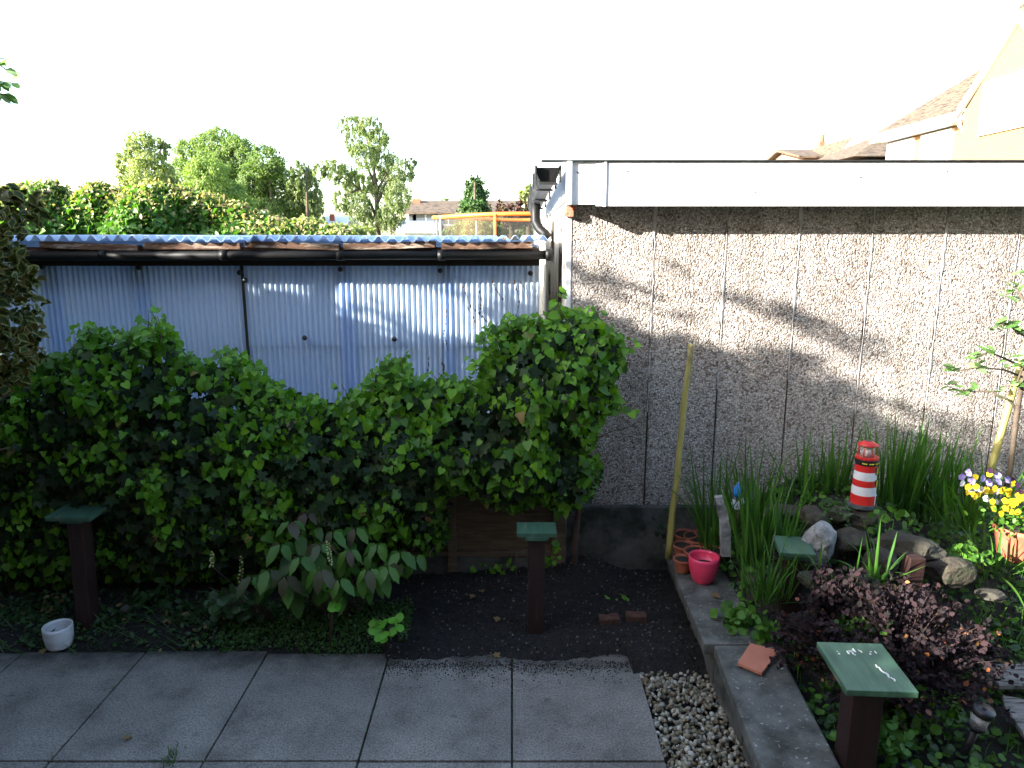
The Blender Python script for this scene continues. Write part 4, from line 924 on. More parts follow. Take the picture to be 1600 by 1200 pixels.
# second lobe up towards the veined rock
for i in range(60):
    b_ = Vector((1.35, 2.72, .2)); e = P(rng.uniform(1268, 1350), rng.uniform(880, 960), rng.uniform(2.65, 2.95)); pts = [b_.lerp(e, j/6)+Vector((0, 0, .05*math.sin(j/6*3.1))) for j in range(7)]
    mb.tube(pts, [.004*(1-.7*j/6) for j in range(7)], 4)
    for kx in range(56):
        t = rng.uniform(.3, 1); j = min(5, int(t*6)); q = pts[j].lerp(pts[j+1], t*6-j)+Vector(rng.normal(0, .013, 3)); LP.append(q); LF.append(np.array((e-b_).normalized())*.6+rng.normal(0, .7, 3)); LS.append(rng.uniform(.016, .03)); TP.append(0)
mb.build('stems', M['post'], bb); n = len(LP)
leaves('foliage', T_OVAL, np.array(LP), np.array(LF), np.tile([(0, -.5, .8)], (n, 1))+rv(n, .5), np.array(LS), [M['berb'], M['berbtip']], bb, mi=np.array(TP), wide=1.35)

# violas in a pot
vb = P(1590, 872, 3.25); vt = pot('viola_pot', vb, .12, .17, M['terra'], 'terracotta pot of yellow, white and violet violas at the right edge', taper=.72, fill=.9, cat='flower pot')
n = 500; q = np.array(vb)+np.stack([rng.normal(-.03, .10, n), rng.normal(-.02, .07, n), .16+np.abs(rng.normal(.05, .07, n))], 1)
leaves('foliage', T_OVAL, q, rv(n)+np.array([0, 0, .5]), rv(n)+np.array([0, -.5, 1]), rng.uniform(.02, .035, n), M['weed'], vt)
def petals(name, pts, mat, s=.022):
    for px, py in pts:
        LP = []; LF = []; LN = []; LS = []
        c = P(px, py, 3.12+rng.uniform(-.05, .06)); f = Vector((rng.normal(0, .25), -1, .35+rng.normal(0, .2))).normalized(); x = f.orthogonal().normalized(); y = f.cross(x)
        for a in (0, 1.25, 2.5, 3.77, 5.0):
            LP.append(c); LF.append(x*math.cos(a)+y*math.sin(a)+f*.15); LN.append(f); LS.append(s*rng.uniform(.85, 1.15))
        leaves(name, T_ROUND, np.array(LP), np.array(LF), np.array(LN), np.array(LS), mat, vt)
def sp(b, n, sxx, syy): return [(b[0]+rng.normal(0, sxx), b[1]+rng.normal(0, syy)) for _ in range(n)]
petals('yellow_flower', sp((1540, 768), 12, 14, 5)+sp((1578, 784), 20, 14, 11)+[(1546, 741), (1524, 745), (1564, 802), (1583, 755), (1598, 770), (1590, 800), (1598, 810), (1512, 769), (1529, 772)], M['pansy_y'], .015)
petals('violet_flower', [(1513, 739), (1518, 752), (1559, 743), (1574, 749), (1545, 754), (1560, 753), (1535, 748), (1502, 745)], M['pansy_v'], .017)
petals('white_flower', [(1503, 755), (1524, 763), (1532, 764), (1557, 768), (1540, 779), (1557, 784), (1515, 764)], M['pansy_w'], .015)
petals('dark_flower', [(1547, 736), (1583, 751), (1592, 768), (1590, 758)], M['pansy_d'], .015)

# solar lamp
s0 = P(1512, 1165, 2.25); s1 = P(1548, 1088, 2.22); ax = (s1-s0).normalized(); rot = Vector((0, 0, 1)).rotation_difference(ax).to_matrix()
sl = thing('solar_lamp', 'black solar stake lamp leaning in the grass', 'garden lamp', s0)
mb = MB(); mb.tube([s0-ax*.08, s0+ax*.075], .014, 14); mb.build('stake', M['black'], sl)
hL_ = (s1-s0).length
mb = MB(); mb.lathe(s0+ax*.07, [(.016, 0), (.028, .012), (.030, .028)], 24, rot=rot); mb.build('collar', M['black'], sl)
mb = MB(); mb.lathe(s0+ax*.098, [(.027, 0), (.030, .045)], 24, rot=rot); mb.build('lens', M['lens'], sl)
mb = MB(); mb.lathe(s0+ax*.10, [(.010, 0), (.012, .03), (.006, .04)], 16, rot=rot); mb.build('bulb', M['whitep'], sl)
mb = MB(); mb.lathe(s0+ax*.143, [(.034, 0), (.036, .003), (.036, .022), (.033, .026), (.001, .027)], 28, rot=rot); mb.build('cap', M['black'], sl)

# planks at the right edge
for i, (pts, lab) in enumerate((([(1535, 1045), (1640, 1040), (1640, 1078), (1560, 1078)], 'weathered grey board in the grass, the farther of two'), ([(1565, 1092), (1640, 1108), (1640, 1215), (1568, 1110)], 'weathered grooved board behind the solar lamp'))):
    mb = MB(); q = [G(x, y, .235) for x, y in pts]; mb.prism(q, (0, 0, .02)); bmesh.ops.bevel(mb.bm, geom=mb.bm.edges[:], offset=.003, segments=1, affect='EDGES')
    tag(mb.build('board', M['plank'], origin=q[0]), lab, 'board', 'weathered boards')

# ---------------------------------------------------------------- plants in front of the ivy
ly = thing('oval_leaf_shrub', 'bushy plant with large drooping oval leaves below the ivy', 'shrub', (-.95, 3.4, .05))
mb = MB(); LP = []; LF = []; LN = []; LS = []; MI = []
for (px, py, Y) in ((455, 815, 3.3), (480, 800, 3.42), (440, 850, 3.25), (500, 850, 3.2), (545, 860, 3.22), (520, 830, 3.35), (590, 850, 3.3), (625, 862, 3.32), (470, 870, 3.18), (530, 905, 3.12), (420, 890, 3.2), (575, 890, 3.15), (395, 900, 3.25), (650, 868, 3.35), (555, 825, 3.38), (500, 890, 3.1), (605, 885, 3.2), (445, 900, 3.15)):
    e = P(px, py, Y); b_ = Vector((-.95+rng.normal(0, .08), 3.42, .04)); m_ = b_.lerp(e, .5)+Vector((0, 0, .08)); pts = [b_*(1-t)**2+m_*2*t*(1-t)+e*t*t for t in np.linspace(0, 1, 7)]
    mb.tube(pts, [.005-.0005*j for j in range(7)], 6)
    for j in (3, 4, 5, 6):
        q = pts[j]; a0 = j*1.57+rng.normal(0, .3); na = 2 if j < 6 else 5
        for kx in range(na):
            a = a0+kx*2*math.pi/na; LP.append(q+Vector((math.cos(a)*.012, math.sin(a)*.012, 0))); LF.append((math.cos(a), math.sin(a)*.8-.2, -.55+rng.normal(0, .25))); LN.append((0, -.35, 1)); LS.append(rng.uniform(.075, .125)*(1 if j < 6 else .9)); MI.append(int(j == 6 and rng.random() < .3))
mb.build('stems', M['stem'], ly)
leaves('foliage', tpl([(-.03, 0), (-.24, .3), (-.21, .68)], [0, .33, .7, 1.0], .25, .45), np.array(LP), np.array(LF), np.array(LN), np.array(LS), [M['lys'], M['lysred']], ly, mi=np.array(MI))

def lobed_plant(loc, leafpx, spikes, label, mat):
    t = thing('spiked_perennial', label, 'plant', loc, 'perennials with cream flower spikes')
    LP = [];  LF = []; LN = []; LS = []; mb = MB()
    for px, py, Y, s in leafpx:
        q = P(px, py, Y); mb.tube([Vector(loc), Vector(loc).lerp(q, .6)+Vector((0, 0, .03)), q], .002, 4)
        for k_ in range(2): LP.append(q+Vector((rng.normal(0, .01), 0, -s*.4))); LF.append((rng.normal(0, .5), -.5, -.1+rng.normal(0, .3))); LN.append((rng.normal(0, .3), -.7, .7)); LS.append(s)
    leaves('foliage', T_ROUND, np.array(LP), np.array(LF), np.array(LN), np.array(LS), mat, t)
    bl = []
    for x0, y0, x1, y1, Y in spikes:
        a, b_ = P(x0, y0, Y), P(x1, y1, Y); mb.tube([Vector(loc)+Vector((0, 0, .02)), a, b_], .0018, 4)
        for k_ in range(18): bl.append(a.lerp(b_, k_/17)+Vector((.007*(-1)**k_, -.004, 0)))
    mb.build('stems', M['stem'], t)
    if bl:
        n = len(bl); leaves('flower', T_ROUND, np.array(bl), np.tile([(.3, -.6, -.6)], (n, 1))+rv(n, .4), np.tile([(0, -1, .3)], (n, 1))+rv(n, .3), rng.uniform(.008, .012, n), M['cream'], t)
lobed_plant((-1.2, 3.35, .05), [(rng.uniform(325, 405), rng.uniform(915, 955), 3.30+rng.uniform(-.06, .08), rng.uniform(.04, .065)) for _ in range(30)], [(375, 915, 378, 868, 3.3), (331, 885, 332, 862, 3.32)], 'dark lobed-leaf perennial with two cream spikes left of the oval-leaf shrub', M['darkweed'])
lobed_plant((-.88, 3.15, .04), [(518, 908, 3.15, .055), (524, 932, 3.14, .06), (520, 936, 3.12, .05), (512, 905, 3.12, .04)], [(517, 880, 512, 845, 3.15)], 'slender cream flower spike with lime leaves in front of the oval-leaf shrub', M['lime'])
lobed_plant((-.62, 3.14, .02), [(592, 975, 3.12, .05), (600, 962, 3.14, .055), (614, 960, 3.14, .05), (606, 980, 3.10, .05), (620, 970, 3.12, .045), (598, 986, 3.09, .045), (590, 964, 3.13, .04)], [], 'clump of bright lime round leaves at the soil edge', M['lime'])
g = G(958, 925, .1)
lobed_plant(g, [(960, 922, g.y, .05), (980, 930, g.y-.03, .035), (953, 926, g.y-.02, .04), (985, 948, g.y-.08, .035)], [], 'small lobed green seedling above the half buried bricks', M['lime'])
# leafy weed by the white pot / shade plants
n = 60; b = G(250, 955, .04); q = np.array(b)+np.stack([rng.normal(0, .07, n), rng.normal(0, .04, n), np.abs(rng.normal(.06, .05, n))], 1)
tag(leaves('shade_plant', T_OVAL, q, rv(n)+np.array([0, -.3, .4]), rv(n)*.5+np.array([0, -.5, .9]), rng.uniform(.04, .07, n), M['darkweed'], origin=b), 'small dark leafy plant in shade right of the left post', 'plant')
# mat of low green leaves beside the slabs
x = rng.uniform(-1.45, -.52, 9000); y = rng.uniform(3.10, 3.5, 9000)
k = (y > 3.17+.035*np.sin(x*9)+.03*rng.random(len(x))) & (rng.random(len(x)) < .8); x, y = x[k], y[k]
z = np.array([hsoil(a, b) for a, b in zip(x, y)])+rng.random(len(x))*.05*np.clip((y-3.12)/.1, .2, 1); n = len(x)
tag(leaves('creeping_plants', T_SMALL, np.stack([x, y, z], 1), rv(n)+np.array([0, 0, .4]), rv(n, .6)+np.array([0, -.3, 1]), rng.uniform(.010, .022, n), M['grassy']), 'mat of tiny green leaves along the patio edge', 'ground cover', kind='stuff')
n = 3200; x = rng.uniform(-3.0, -1.4, n); y = rng.uniform(3.2, 3.6, n); q = np.stack([x, y, np.array([hsoil(a, b_) for a, b_ in zip(x, y)])+rng.random(n)*.035], 1); k = rng.random(n) < np.clip(.5+np.array([nz(a, b_, 0, 5) for a, b_ in zip(x, y)])*1.5, .05, 1); q = q[k]; n = len(q)
tag(leaves('undergrowth', T_OVAL, q, rv(n)+np.array([0, -.1, .3]), rv(n, .5)+np.array([0, -.3, 1]), rng.uniform(.018, .04, n), [M['darkweed'], M['litter']], mi=(rng.random(n) < .04).astype(int)), 'dark low undergrowth between the left slabs and the ivy', 'ground cover', kind='stuff')
S = []
for i in range(560):
    x = rng.uniform(-2.9, -1.0); y = rng.uniform(3.17, 3.55)
    S.append(((x, y, hsoil(x, y)), rng.uniform(-.6, .6)+(math.pi if rng.random() < .3 else 0), rng.uniform(.6, 1.4), rng.uniform(.05, .15), .004, rng.uniform(0, .9)))
for i in range(60):
    x = rng.normal(-1.335, .02); y = rng.normal(2.45, .03); S.append(((x, y, -.01), rng.uniform(0, 6.28), abs(rng.normal(0, .6)), rng.uniform(.02, .06), .004, .8))
for k in range(-4, 1):
    for i in range(34):
        if rng.random() < .5: continue
        x = k*.6+rng.normal(0, .003); y = rng.choice([2.5, 2.72, 2.9, 3.1])+rng.normal(0, .05)
        S.append(((x, y, -.01), rng.uniform(0, 6.28), abs(rng.normal(0, .8)), rng.uniform(.010, .026), .004, .8))
V, Q = blades(S, 4); tag(link(polymesh(V, Q, None), 'grass', M['grassy']), 'thin grass lying between slabs and ivy and in a slab joint', 'grass', kind='stuff')
# fallen leaves
fl = [(202, 1150, 0, 'yellow green fallen leaf alone on the left slabs'), (688, 978, .03, 'pale curled fallen leaf on the bare soil'), (698, 1005, .02, 'brown fallen leaf on the soil near the patio edge'), (774, 968, .06, 'tan fallen leaf in the middle of the bare soil'), (780, 1024, 0, 'small yellow leaf where soil meets the slabs'), (752, 922, .09, 'orange brown leaf lying near the fence foot'), (735, 932, .09, 'small olive leaf near the fence foot'), (922, 905, .14, 'light brown leaf on the soil mound by the garage'), (70, 1018, 0, 'yellow leaf beside the white pot'), (232, 972, .02, 'yellow leaf under the small shade plant'), (245, 978, .02, 'pale leaf in the soil right of the left post'), (193, 988, .01, 'lime yellow leaf at the foot of the left post'), (1118, 932, .245, 'tiny pale leaf on the coping beside the pink pot')]
for px, py, z, lab in fl:
    g = G(px, py, z+.008); a = rng.uniform(0, 6.28)
    o = leaves('fallen_leaf', T_LOBED, np.array([g]), np.array([(math.cos(a), math.sin(a), .15)]), np.array([(.1, -.2, 1)]), np.array([.042])*rng.uniform(.7, 1.1), M['litter'], origin=g)
    tag(o, lab, 'leaf', 'fallen leaves')

# variegated holly at the left edge
hp = [(-330, 330), (-240, 290), (-90, 300), (5, 292), (35, 300), (58, 325), (50, 350), (28, 372), (20, 395), (30, 418), (52, 430), (40, 452), (58, 480), (56, 520), (52, 560), (30, 590), (18, 620), (-90, 650), (-330, 660)]
hw = wpoly(hp, 3.05); ho = thing('holly', 'variegated holly bush with cream-edged leaves at the left edge', 'holly', (-2.75, 3.1, 0))
n = 7600; xs = rng.uniform(-3.3, -1.9, n); zs = rng.uniform(1.0, 2.4, n); k = pip(xs, zs, hw); xs, zs = xs[k], zs[k]; d = pdist(xs, zs, hw)
ys = 3.05+(rng.random(len(xs))-.5)*2*.28*np.sqrt(np.clip(d/.2, .05, 1)); n = len(xs)
nr = np.stack([.5+rng.normal(0, .4, n), -.6+rng.normal(0, .4, n), .3+rng.normal(0, .4, n)], 1)
leaves('foliage', T_HOLLY, np.stack([xs, ys, zs], 1), np.stack([.3+rng.normal(0, .6, n), -.3+rng.normal(0, .5, n), rng.normal(-.1, .5, n)], 1), nr, rng.uniform(.038, .06, n), [M['holly_in'], M['holly_edge']], ho, tmi=[0]*4+[1]*10)
mb = MB(); mb.tube([(-2.75, 3.15, 0), (-2.7, 3.12, .8), (-2.6, 3.08, 1.5), (-2.45, 3.05, 2.2)], [.04, .035, .025, .01], 8)
for z in np.arange(1.1, 2.2, .12): mb.tube([(-2.65, 3.1, z-.1), (-2.1+rng.uniform(-.15, 0), 3.0+rng.normal(0, .08), z)], [.008, .003], 5)
mb.build('trunk', M['bark'], ho)
# branch of a tree reaching in at the upper left
tw = thing('overhanging_tree', 'leafy twig tips of a tree reaching in at the upper left', 'tree', (-3.6, 3.2, 0))
mb = MB(); LP = []; LF = []
mb.tube([(-3.6, 3.2, 0), (-3.62, 3.2, 1.5), (-3.5, 3.2, 2.6), (-3.2, 3.2, 3.0)], [.05, .04, .03, .02], 8)
for a_, b_ in (((-30, 80), (22, 118)), ((-30, 125), (20, 130)), ((-30, 140), (10, 148))):
    A, B = P(*a_, 3.2), P(*b_, 3.2); mb.tube([(-3.2, 3.2, 3.0), A, B], [.008, .004, .002], 5)
    for k_ in range(9):
        t = k_/8; LP.append(A.lerp(B, t)); LF.append((.8, -.2+rng.normal(0, .4), rng.normal(-.3, .5)))
mb.build('trunk', M['bark'], tw); n = len(LP)
leaves('foliage', T_OVAL, np.array(LP), np.array(LF), np.tile([(0, -.6, .7)], (n, 1))+rv(n, .3), np.full(n, .055), M['apple'], tw)

# ---------------------------------------------------------------- tall hedge outside the frame to the left: it shades the garden
def htop(y):
    if y > 3.10: t = 3.35
    elif y > 2.70: t = 2.80
    elif y > 2.15: t = 2.88+.06*math.sin(y*14)
    elif y > .25: t = 3.46
    else: t = 2.72
    return t+.05*nz(y, 0, 5, 5)
th = thing('tall_hedge', 'tall dense evergreen hedge along the left garden boundary', 'hedge', (-4.7, 1, 0))
ys = np.arange(-3, 5.8, .05); mb = MB(); prev = None
for y in ys:
    t = htop(y)-.05; r_ = [mb.bm.verts.new(v) for v in ((-4.95, y, -.05), (-4.95, y, t-.12), (-4.75, y, t), (-4.58, y, t-.04), (-4.5, y, t-.3), (-4.45, y, -.05))]
    if prev:
        for a, b_, c, d_ in zip(prev, prev[1:], r_[1:], r_): mb.bm.faces.new((a, b_, c, d_))
    prev = r_
mb.build('inner_growth', M['hedgeleaf'], th)
n = 22000; y = rng.uniform(-3, 5.8, n); t = np.array([htop(a) for a in y]); s = rng.random(n)
top = s < .45; z = np.where(top, t+rng.normal(-.05, .06, n), rng.random(n)*t); x = np.where(top, rng.uniform(-4.98, -4.45, n), np.where(rng.random(n) < .7, -4.44+rng.normal(0, .03, n), -4.98))
leaves('foliage', T_OVAL, np.stack([x, y, z], 1), rv(n), rv(n)+np.array([.5, 0, .5]), rng.uniform(.05, .10, n), M['hedgeleaf'], th)
# shoots above the hedge give the streaky light on the walls
n = 0; LP = []
for y0, zh in ((1.98, .12), (2.13, .26), (2.19, .34), (2.24, .30), (2.31, .14), (2.36, .16), (2.46, .12), (2.55, .1), (2.62, .16), (2.86, .22), (2.93, .12), (3.0, .30), (3.07, .12), (3.13, .26), (3.2, .16), (3.27, .34), (1.82, .5), (1.7, .3)):
    y0 = 3.95-1.6*(3.9-y0); t0 = htop(y0); m_ = int((80 if y0 < 2.1 else 42)*zh/.15)
    for _ in range(m_): LP.append((-4.7+rng.normal(0, .05), y0+rng.normal(0, .03), t0-.05+rng.random()*zh))
for yc, zc_, sy_, sz_, m_ in ((1.22, 3.93, .13, .035, 150), (.88, 3.66, .10, .02, 90), (1.7, 3.72, .10, .03, 90), (2.5, 3.35, .12, .03, 110)):
    for _ in range(m_): LP.append((-4.7+rng.normal(0, .06), yc+rng.normal(0, sy_), zc_+rng.normal(0, sz_)))
n = len(LP); leaves('young_foliage', T_OVAL, np.array(LP), rv(n)+np.array([0, 0, .6]), rv(n)+np.array([.8, 0, .2]), rng.uniform(.04, .07, n), M['hedgeleaf'], th)

# unseen house wall added behind the camera, cutting sky light on patio and ivy
hs = thing('house', 'unseen brick house wall added behind the viewpoint to block sky light', 'house', (0, -1.5, 0))
mb = MB(); mb.box((1, -1.5, 3.0), (13, .3, 6.2)); mb.build('wall', M['dbrick'], hs)
mb = MB(); mb.box((-1.6, -1.34, 1.5), (1.8, .06, 1.2)); mb.build('window', M['dpane'], hs)
mb = MB(); mb.box((1.8, -1.34, 1.1), (1.0, .06, 2.1)); mb.build('window', M['dpane'], hs)

# ---------------------------------------------------------------- beyond the shed: bramble hedge
def bramble(poly_px, Y, T, n1, n2, label, lo=.0):
    wp = wpoly(poly_px, Y); xs_ = [q[0] for q in wp]; zs_ = [q[1] for q in wp]
    o = thing('bramble_hedge', label, 'hedge', (sum(xs_)/len(xs_), Y, 0))
    for name, n, mat, tip in (('foliage', n1, M['bramble'], 0), ('young_foliage', n2, M['bramtip'], 1)):
        x = rng.uniform(min(xs_), max(xs_), n*2); z = rng.uniform(min(zs_), max(zs_), n*2); k = pip(x, z, wp); x, z = x[k], z[k]; d = pdist(x, z, wp)
        if tip:
            k = rng.random(len(x)) < np.clip(1.25-d/.38, .03, 1); x, z, d = x[k], z[k], d[k]; z += rng.random(len(z))*.05
        m = len(x); tt = T*np.sqrt(np.clip(d/.5, .02, 1)); lump = np.array([.35*nz(a, b_, 2, 1.6) for a, b_ in zip(x, z)])
        y = Y-tt*(1-.5*rng.random(m))-lump*(.2+.8*np.clip(d/.3, 0, 1))
        leaves(name, T_HEART if not tip else T_OVAL, np.stack([x, y, z], 1), np.stack([rng.normal(0, .7, m), -.4+rng.normal(0, .4, m), (-.3 if not tip else .3)+rng.normal(0, .5, m)], 1), np.stack([-.4+rng.normal(0, .5, m), -.6+rng.normal(0, .3, m), .6+rng.normal(0, .4, m)], 1), rng.uniform(.04, .085, m)*(1 if not tip else .7), mat, o)
    return o
bramble([(-60, 330), (0, 300), (50, 292), (90, 284), (125, 305), (160, 288), (200, 300), (250, 287), (310, 302), (350, 315), (385, 322), (420, 342), (470, 350), (545, 362), (560, 372), (560, 420), (-60, 420)], 8.2, .7, 16000, 11000, 'overgrown sunlit bramble hedge showing above the shed roof')

# ---------------------------------------------------------------- background trees
def crown(name, parent, Y, blobs, n, size, mat, tp=T_SMALL, droop=0, shell=.55):
    LP = []; NR = []
    tot = sum(b[2]*b[3] for b in blobs)
    for (px, py, rx, ry) in blobs:
        c = np.array(P(px, py, Y+rng.uniform(-.03, .03)*Y)); s = Y/1120/1.03; m = int(n*rx*ry/tot); Rx, Rz = rx*s, ry*s
        nc = max(8, int(m/26)); dirs = norm(rng.normal(size=(nc, 3))); rad = rng.uniform(.35, 1, (nc, 1))**.5
        cc = c+dirs*rad*np.array([Rx, Rx, Rz]); rc = .20*min(Rx, Rz)
        idx = rng.integers(0, nc, m); off = norm(rng.normal(size=(m, 3)))*rng.uniform(.3, 1.15, (m, 1))*rc
        if droop: off[:, 2] = -np.abs(off[:, 2])*droop; off[:, :2] *= .6
        LP.append(cc[idx]+off); NR.append(dirs[idx]*.6+norm(off)*.7+rng.normal(0, .35, (m, 3))+np.array([0, -.1, .3]))
    p = np.concatenate(LP); nr = np.concatenate(NR); m = len(p)
    return leaves(name, tp, p, rv(m)+np.array([0, 0, -droop*1.0-.2]), nr, rng.uniform(.7, 1.3, m)*size, mat, parent)
def limb_tree(name, label, cat, Y, base, limbs, group=None, bark='bark', r=.12):
    t = thing(name, label, cat, P(base, 380, Y)*1.0, group); t.location.z = 0
    mb = MB()
    for L_ in limbs:
        pts = [P(x, y, Y) for x, y in L_]; 
        if L_[0][1] > 360: pts.insert(0, Vector((pts[0].x, Y, -.05)))
        m = len(pts); k_ = 1 if L_ is limbs[0] else .5
        mb.tube(pts, [r*k_*(1-.75*i/(m-1)) for i in range(m)], 8)
    mb.build('trunk', M[bark], t); return t
BG = 'trees behind the bramble hedge'
t = limb_tree('tree', 'loose pale yellow-green tree, leftmost of the background trees', 'tree', 30, 228, [[(228, 380), (228, 300), (226, 220)], [(228, 320), (245, 260), (256, 215)], [(228, 330), (205, 280), (200, 250)], [(228, 330), (252, 300), (270, 260)]], BG)
crown('crown', t, 30, [(222, 235, 26, 28), (200, 262, 20, 26), (236, 275, 30, 34), (256, 232, 9, 26), (210, 300, 28, 25), (258, 290, 20, 40)], 12000, .11, M['tree1'])
t = limb_tree('tree', 'broad green tree with the highest rounded crown in the left group', 'tree', 34, 335, [[(335, 380), (335, 300), (340, 220)], [(335, 320), (300, 260)], [(335, 310), (370, 250)]], BG)
crown('crown', t, 34, [(338, 228, 34, 28), (300, 245, 28, 28), (372, 250, 30, 35), (290, 290, 34, 40), (340, 285, 45, 45), (395, 290, 25, 40)], 32000, .115, M['tree2'])
t = limb_tree('tree', 'bright green rounded tree in front of the broad tree', 'tree', 27, 330, [[(330, 380), (330, 330), (325, 270)]], BG)
crown('crown', t, 27, [(325, 282, 36, 36), (355, 315, 38, 34), (300, 315, 34, 30)], 13000, .10, leafmat('bright tree leaves', [(.17, .24, .06), (.23, .30, .09), (.13, .19, .05)], .7, .42))
t = limb_tree('tree', 'deep green tree between the broad tree and the drooping tree', 'tree', 32, 425, [[(425, 380), (425, 320), (420, 250)]], BG)
crown('crown', t, 32, [(415, 255, 28, 26), (400, 290, 30, 35), (435, 295, 32, 42), (420, 335, 50, 26), (470, 325, 28, 30)], 24000, .11, M['tree3'])
t = limb_tree('tree', 'pale drooping tree at the right end of the left group', 'tree', 31, 480, [[(482, 380), (480, 320), (478, 262)]], BG)
crown('crown', t, 31, [(468, 275, 20, 26), (485, 300, 18, 40), (495, 330, 14, 34), (460, 300, 14, 30)], 8000, .10, M['birch'], droop=2.4)
# birch
bt = limb_tree('birch_tree', 'tall airy birch standing alone with drooping branches', 'tree', 26, 590, [[(592, 380), (590, 345), (588, 300), (582, 250), (572, 210), (560, 185)], [(590, 345), (580, 320), (562, 295), (540, 280), (515, 260)], [(589, 320), (600, 290), (615, 262), (640, 250)], [(586, 290), (575, 262), (560, 240)], [(588, 300), (605, 270), (600, 235)], [(590, 335), (610, 315), (625, 300)], [(584, 262), (595, 225), (590, 200)], [(562, 295), (550, 300), (530, 310)]], bark='palebark', r=.11)
crown('crown', bt, 26, [(548, 192, 22, 14), (578, 194, 22, 16), (590, 215, 18, 18), (553, 218, 16, 16), (568, 240, 22, 20), (598, 245, 22, 20), (625, 262, 26, 18), (640, 250, 12, 9), (520, 262, 20, 16), (540, 272, 22, 18), (560, 285, 26, 20), (600, 285, 28, 22), (622, 300, 22, 22), (500, 262, 12, 14), (560, 320, 24, 24), (610, 330, 26, 24), (580, 345, 30, 16), (532, 310, 14, 16)], 40000, .060, M['birch'], droop=2.6)
# conifer
ct = limb_tree('conifer', 'dark green rounded conifer above the orange trampoline', 'tree', 24, 742, [[(742, 380), (742, 330), (742, 285)]])
crown('crown', ct, 24, [(742, 292, 15, 17), (742, 312, 22, 24), (742, 335, 25, 24), (742, 350, 25, 20)], 9000, .10, M['conifer'])
ct = limb_tree('copper_shrub', 'dark copper-leaved shrub left of the garage gutter', 'shrub', 20, 800, [[(800, 380), (800, 345), (798, 328)]])
crown('crown', ct, 20, [(795, 332, 18, 12), (815, 328, 14, 12), (782, 325, 6, 12), (805, 345, 28, 10)], 2600, .09, M['copper'])
ct = limb_tree('tree', 'yellow-green tree just behind the garage gutter', 'tree', 22, 826, [[(826, 380), (826, 335), (824, 310)]])
crown('crown', ct, 22, [(824, 305, 12, 14), (832, 325, 16, 18)], 2200, .10, M['tree1'])
for px, py, lab in ((658, 318, 'tiny faraway tree left of the far brown house chimney'), (695, 318, 'tiny faraway tree over the far brown house roof')):
    ct = limb_tree('tree', lab, 'tree', 70, px, [[(px, 380), (px, 340), (px, py)]]); crown('crown', ct, 70, [(px, py+3, 11, 9), (px-6, py+10, 10, 8)], 900, .28, M['tree2'])
# greenery beyond trampoline and low bushes on the skyline
ct = limb_tree('bush', 'leafy green bushes seen through the trampoline net', 'bush', 22, 770, [[(770, 380), (770, 365), (770, 358)]]); crown('crown', ct, 22, [(730, 360, 30, 14), (770, 356, 30, 14), (810, 360, 30, 14), (700, 368, 20, 8)], 3500, .12, M['tree2'])
ct = limb_tree('bush', 'low bushes between the birch and the bramble hedge', 'bush', 20, 520, [[(520, 380), (520, 370), (520, 362)]]); crown('crown', ct, 20, [(480, 352, 30, 12), (530, 360, 34, 9), (570, 364, 20, 6)], 3000, .10, M['tree1'])

# trampoline
tp_ = thing('trampoline', 'round trampoline with orange padded rim and dark safety net', 'trampoline', (.1, 17, 0))
cx, cy, Rt = .12, 17, 1.92
circ = [(cx+Rt*math.cos(a), cy+Rt*math.sin(a), 2.44+.02*math.sin(3*a)) for a in np.linspace(0, 2*math.pi, 49)]
mb = MB(); mb.tube(circ, .045, 8, cap=False); mb.build('rim', M['orange'], tp_)
mb = MB()
for a, b_ in zip(circ, circ[1:]): mb.poly([a, b_, (b_[0], b_[1], 1.0), (a[0], a[1], 1.0)])
mb.build('net', M['net'], tp_)
for i in range(8):
    a = i*math.pi/4-.24-math.pi/2; x, y = cx+Rt*1.02*math.cos(a), cy+Rt*1.02*math.sin(a); mb = MB(); mb.tube([(x, y, -.05), (x, y, 2.46)], .03, 8); mb.build('pole', M['orange'] if i == 0 else M['tin'], tp_)
mb = MB(); mb.lathe((cx, cy, .85), [(Rt, 0), (Rt, .06)], 40); mb.build('mat', M['black'], tp_)

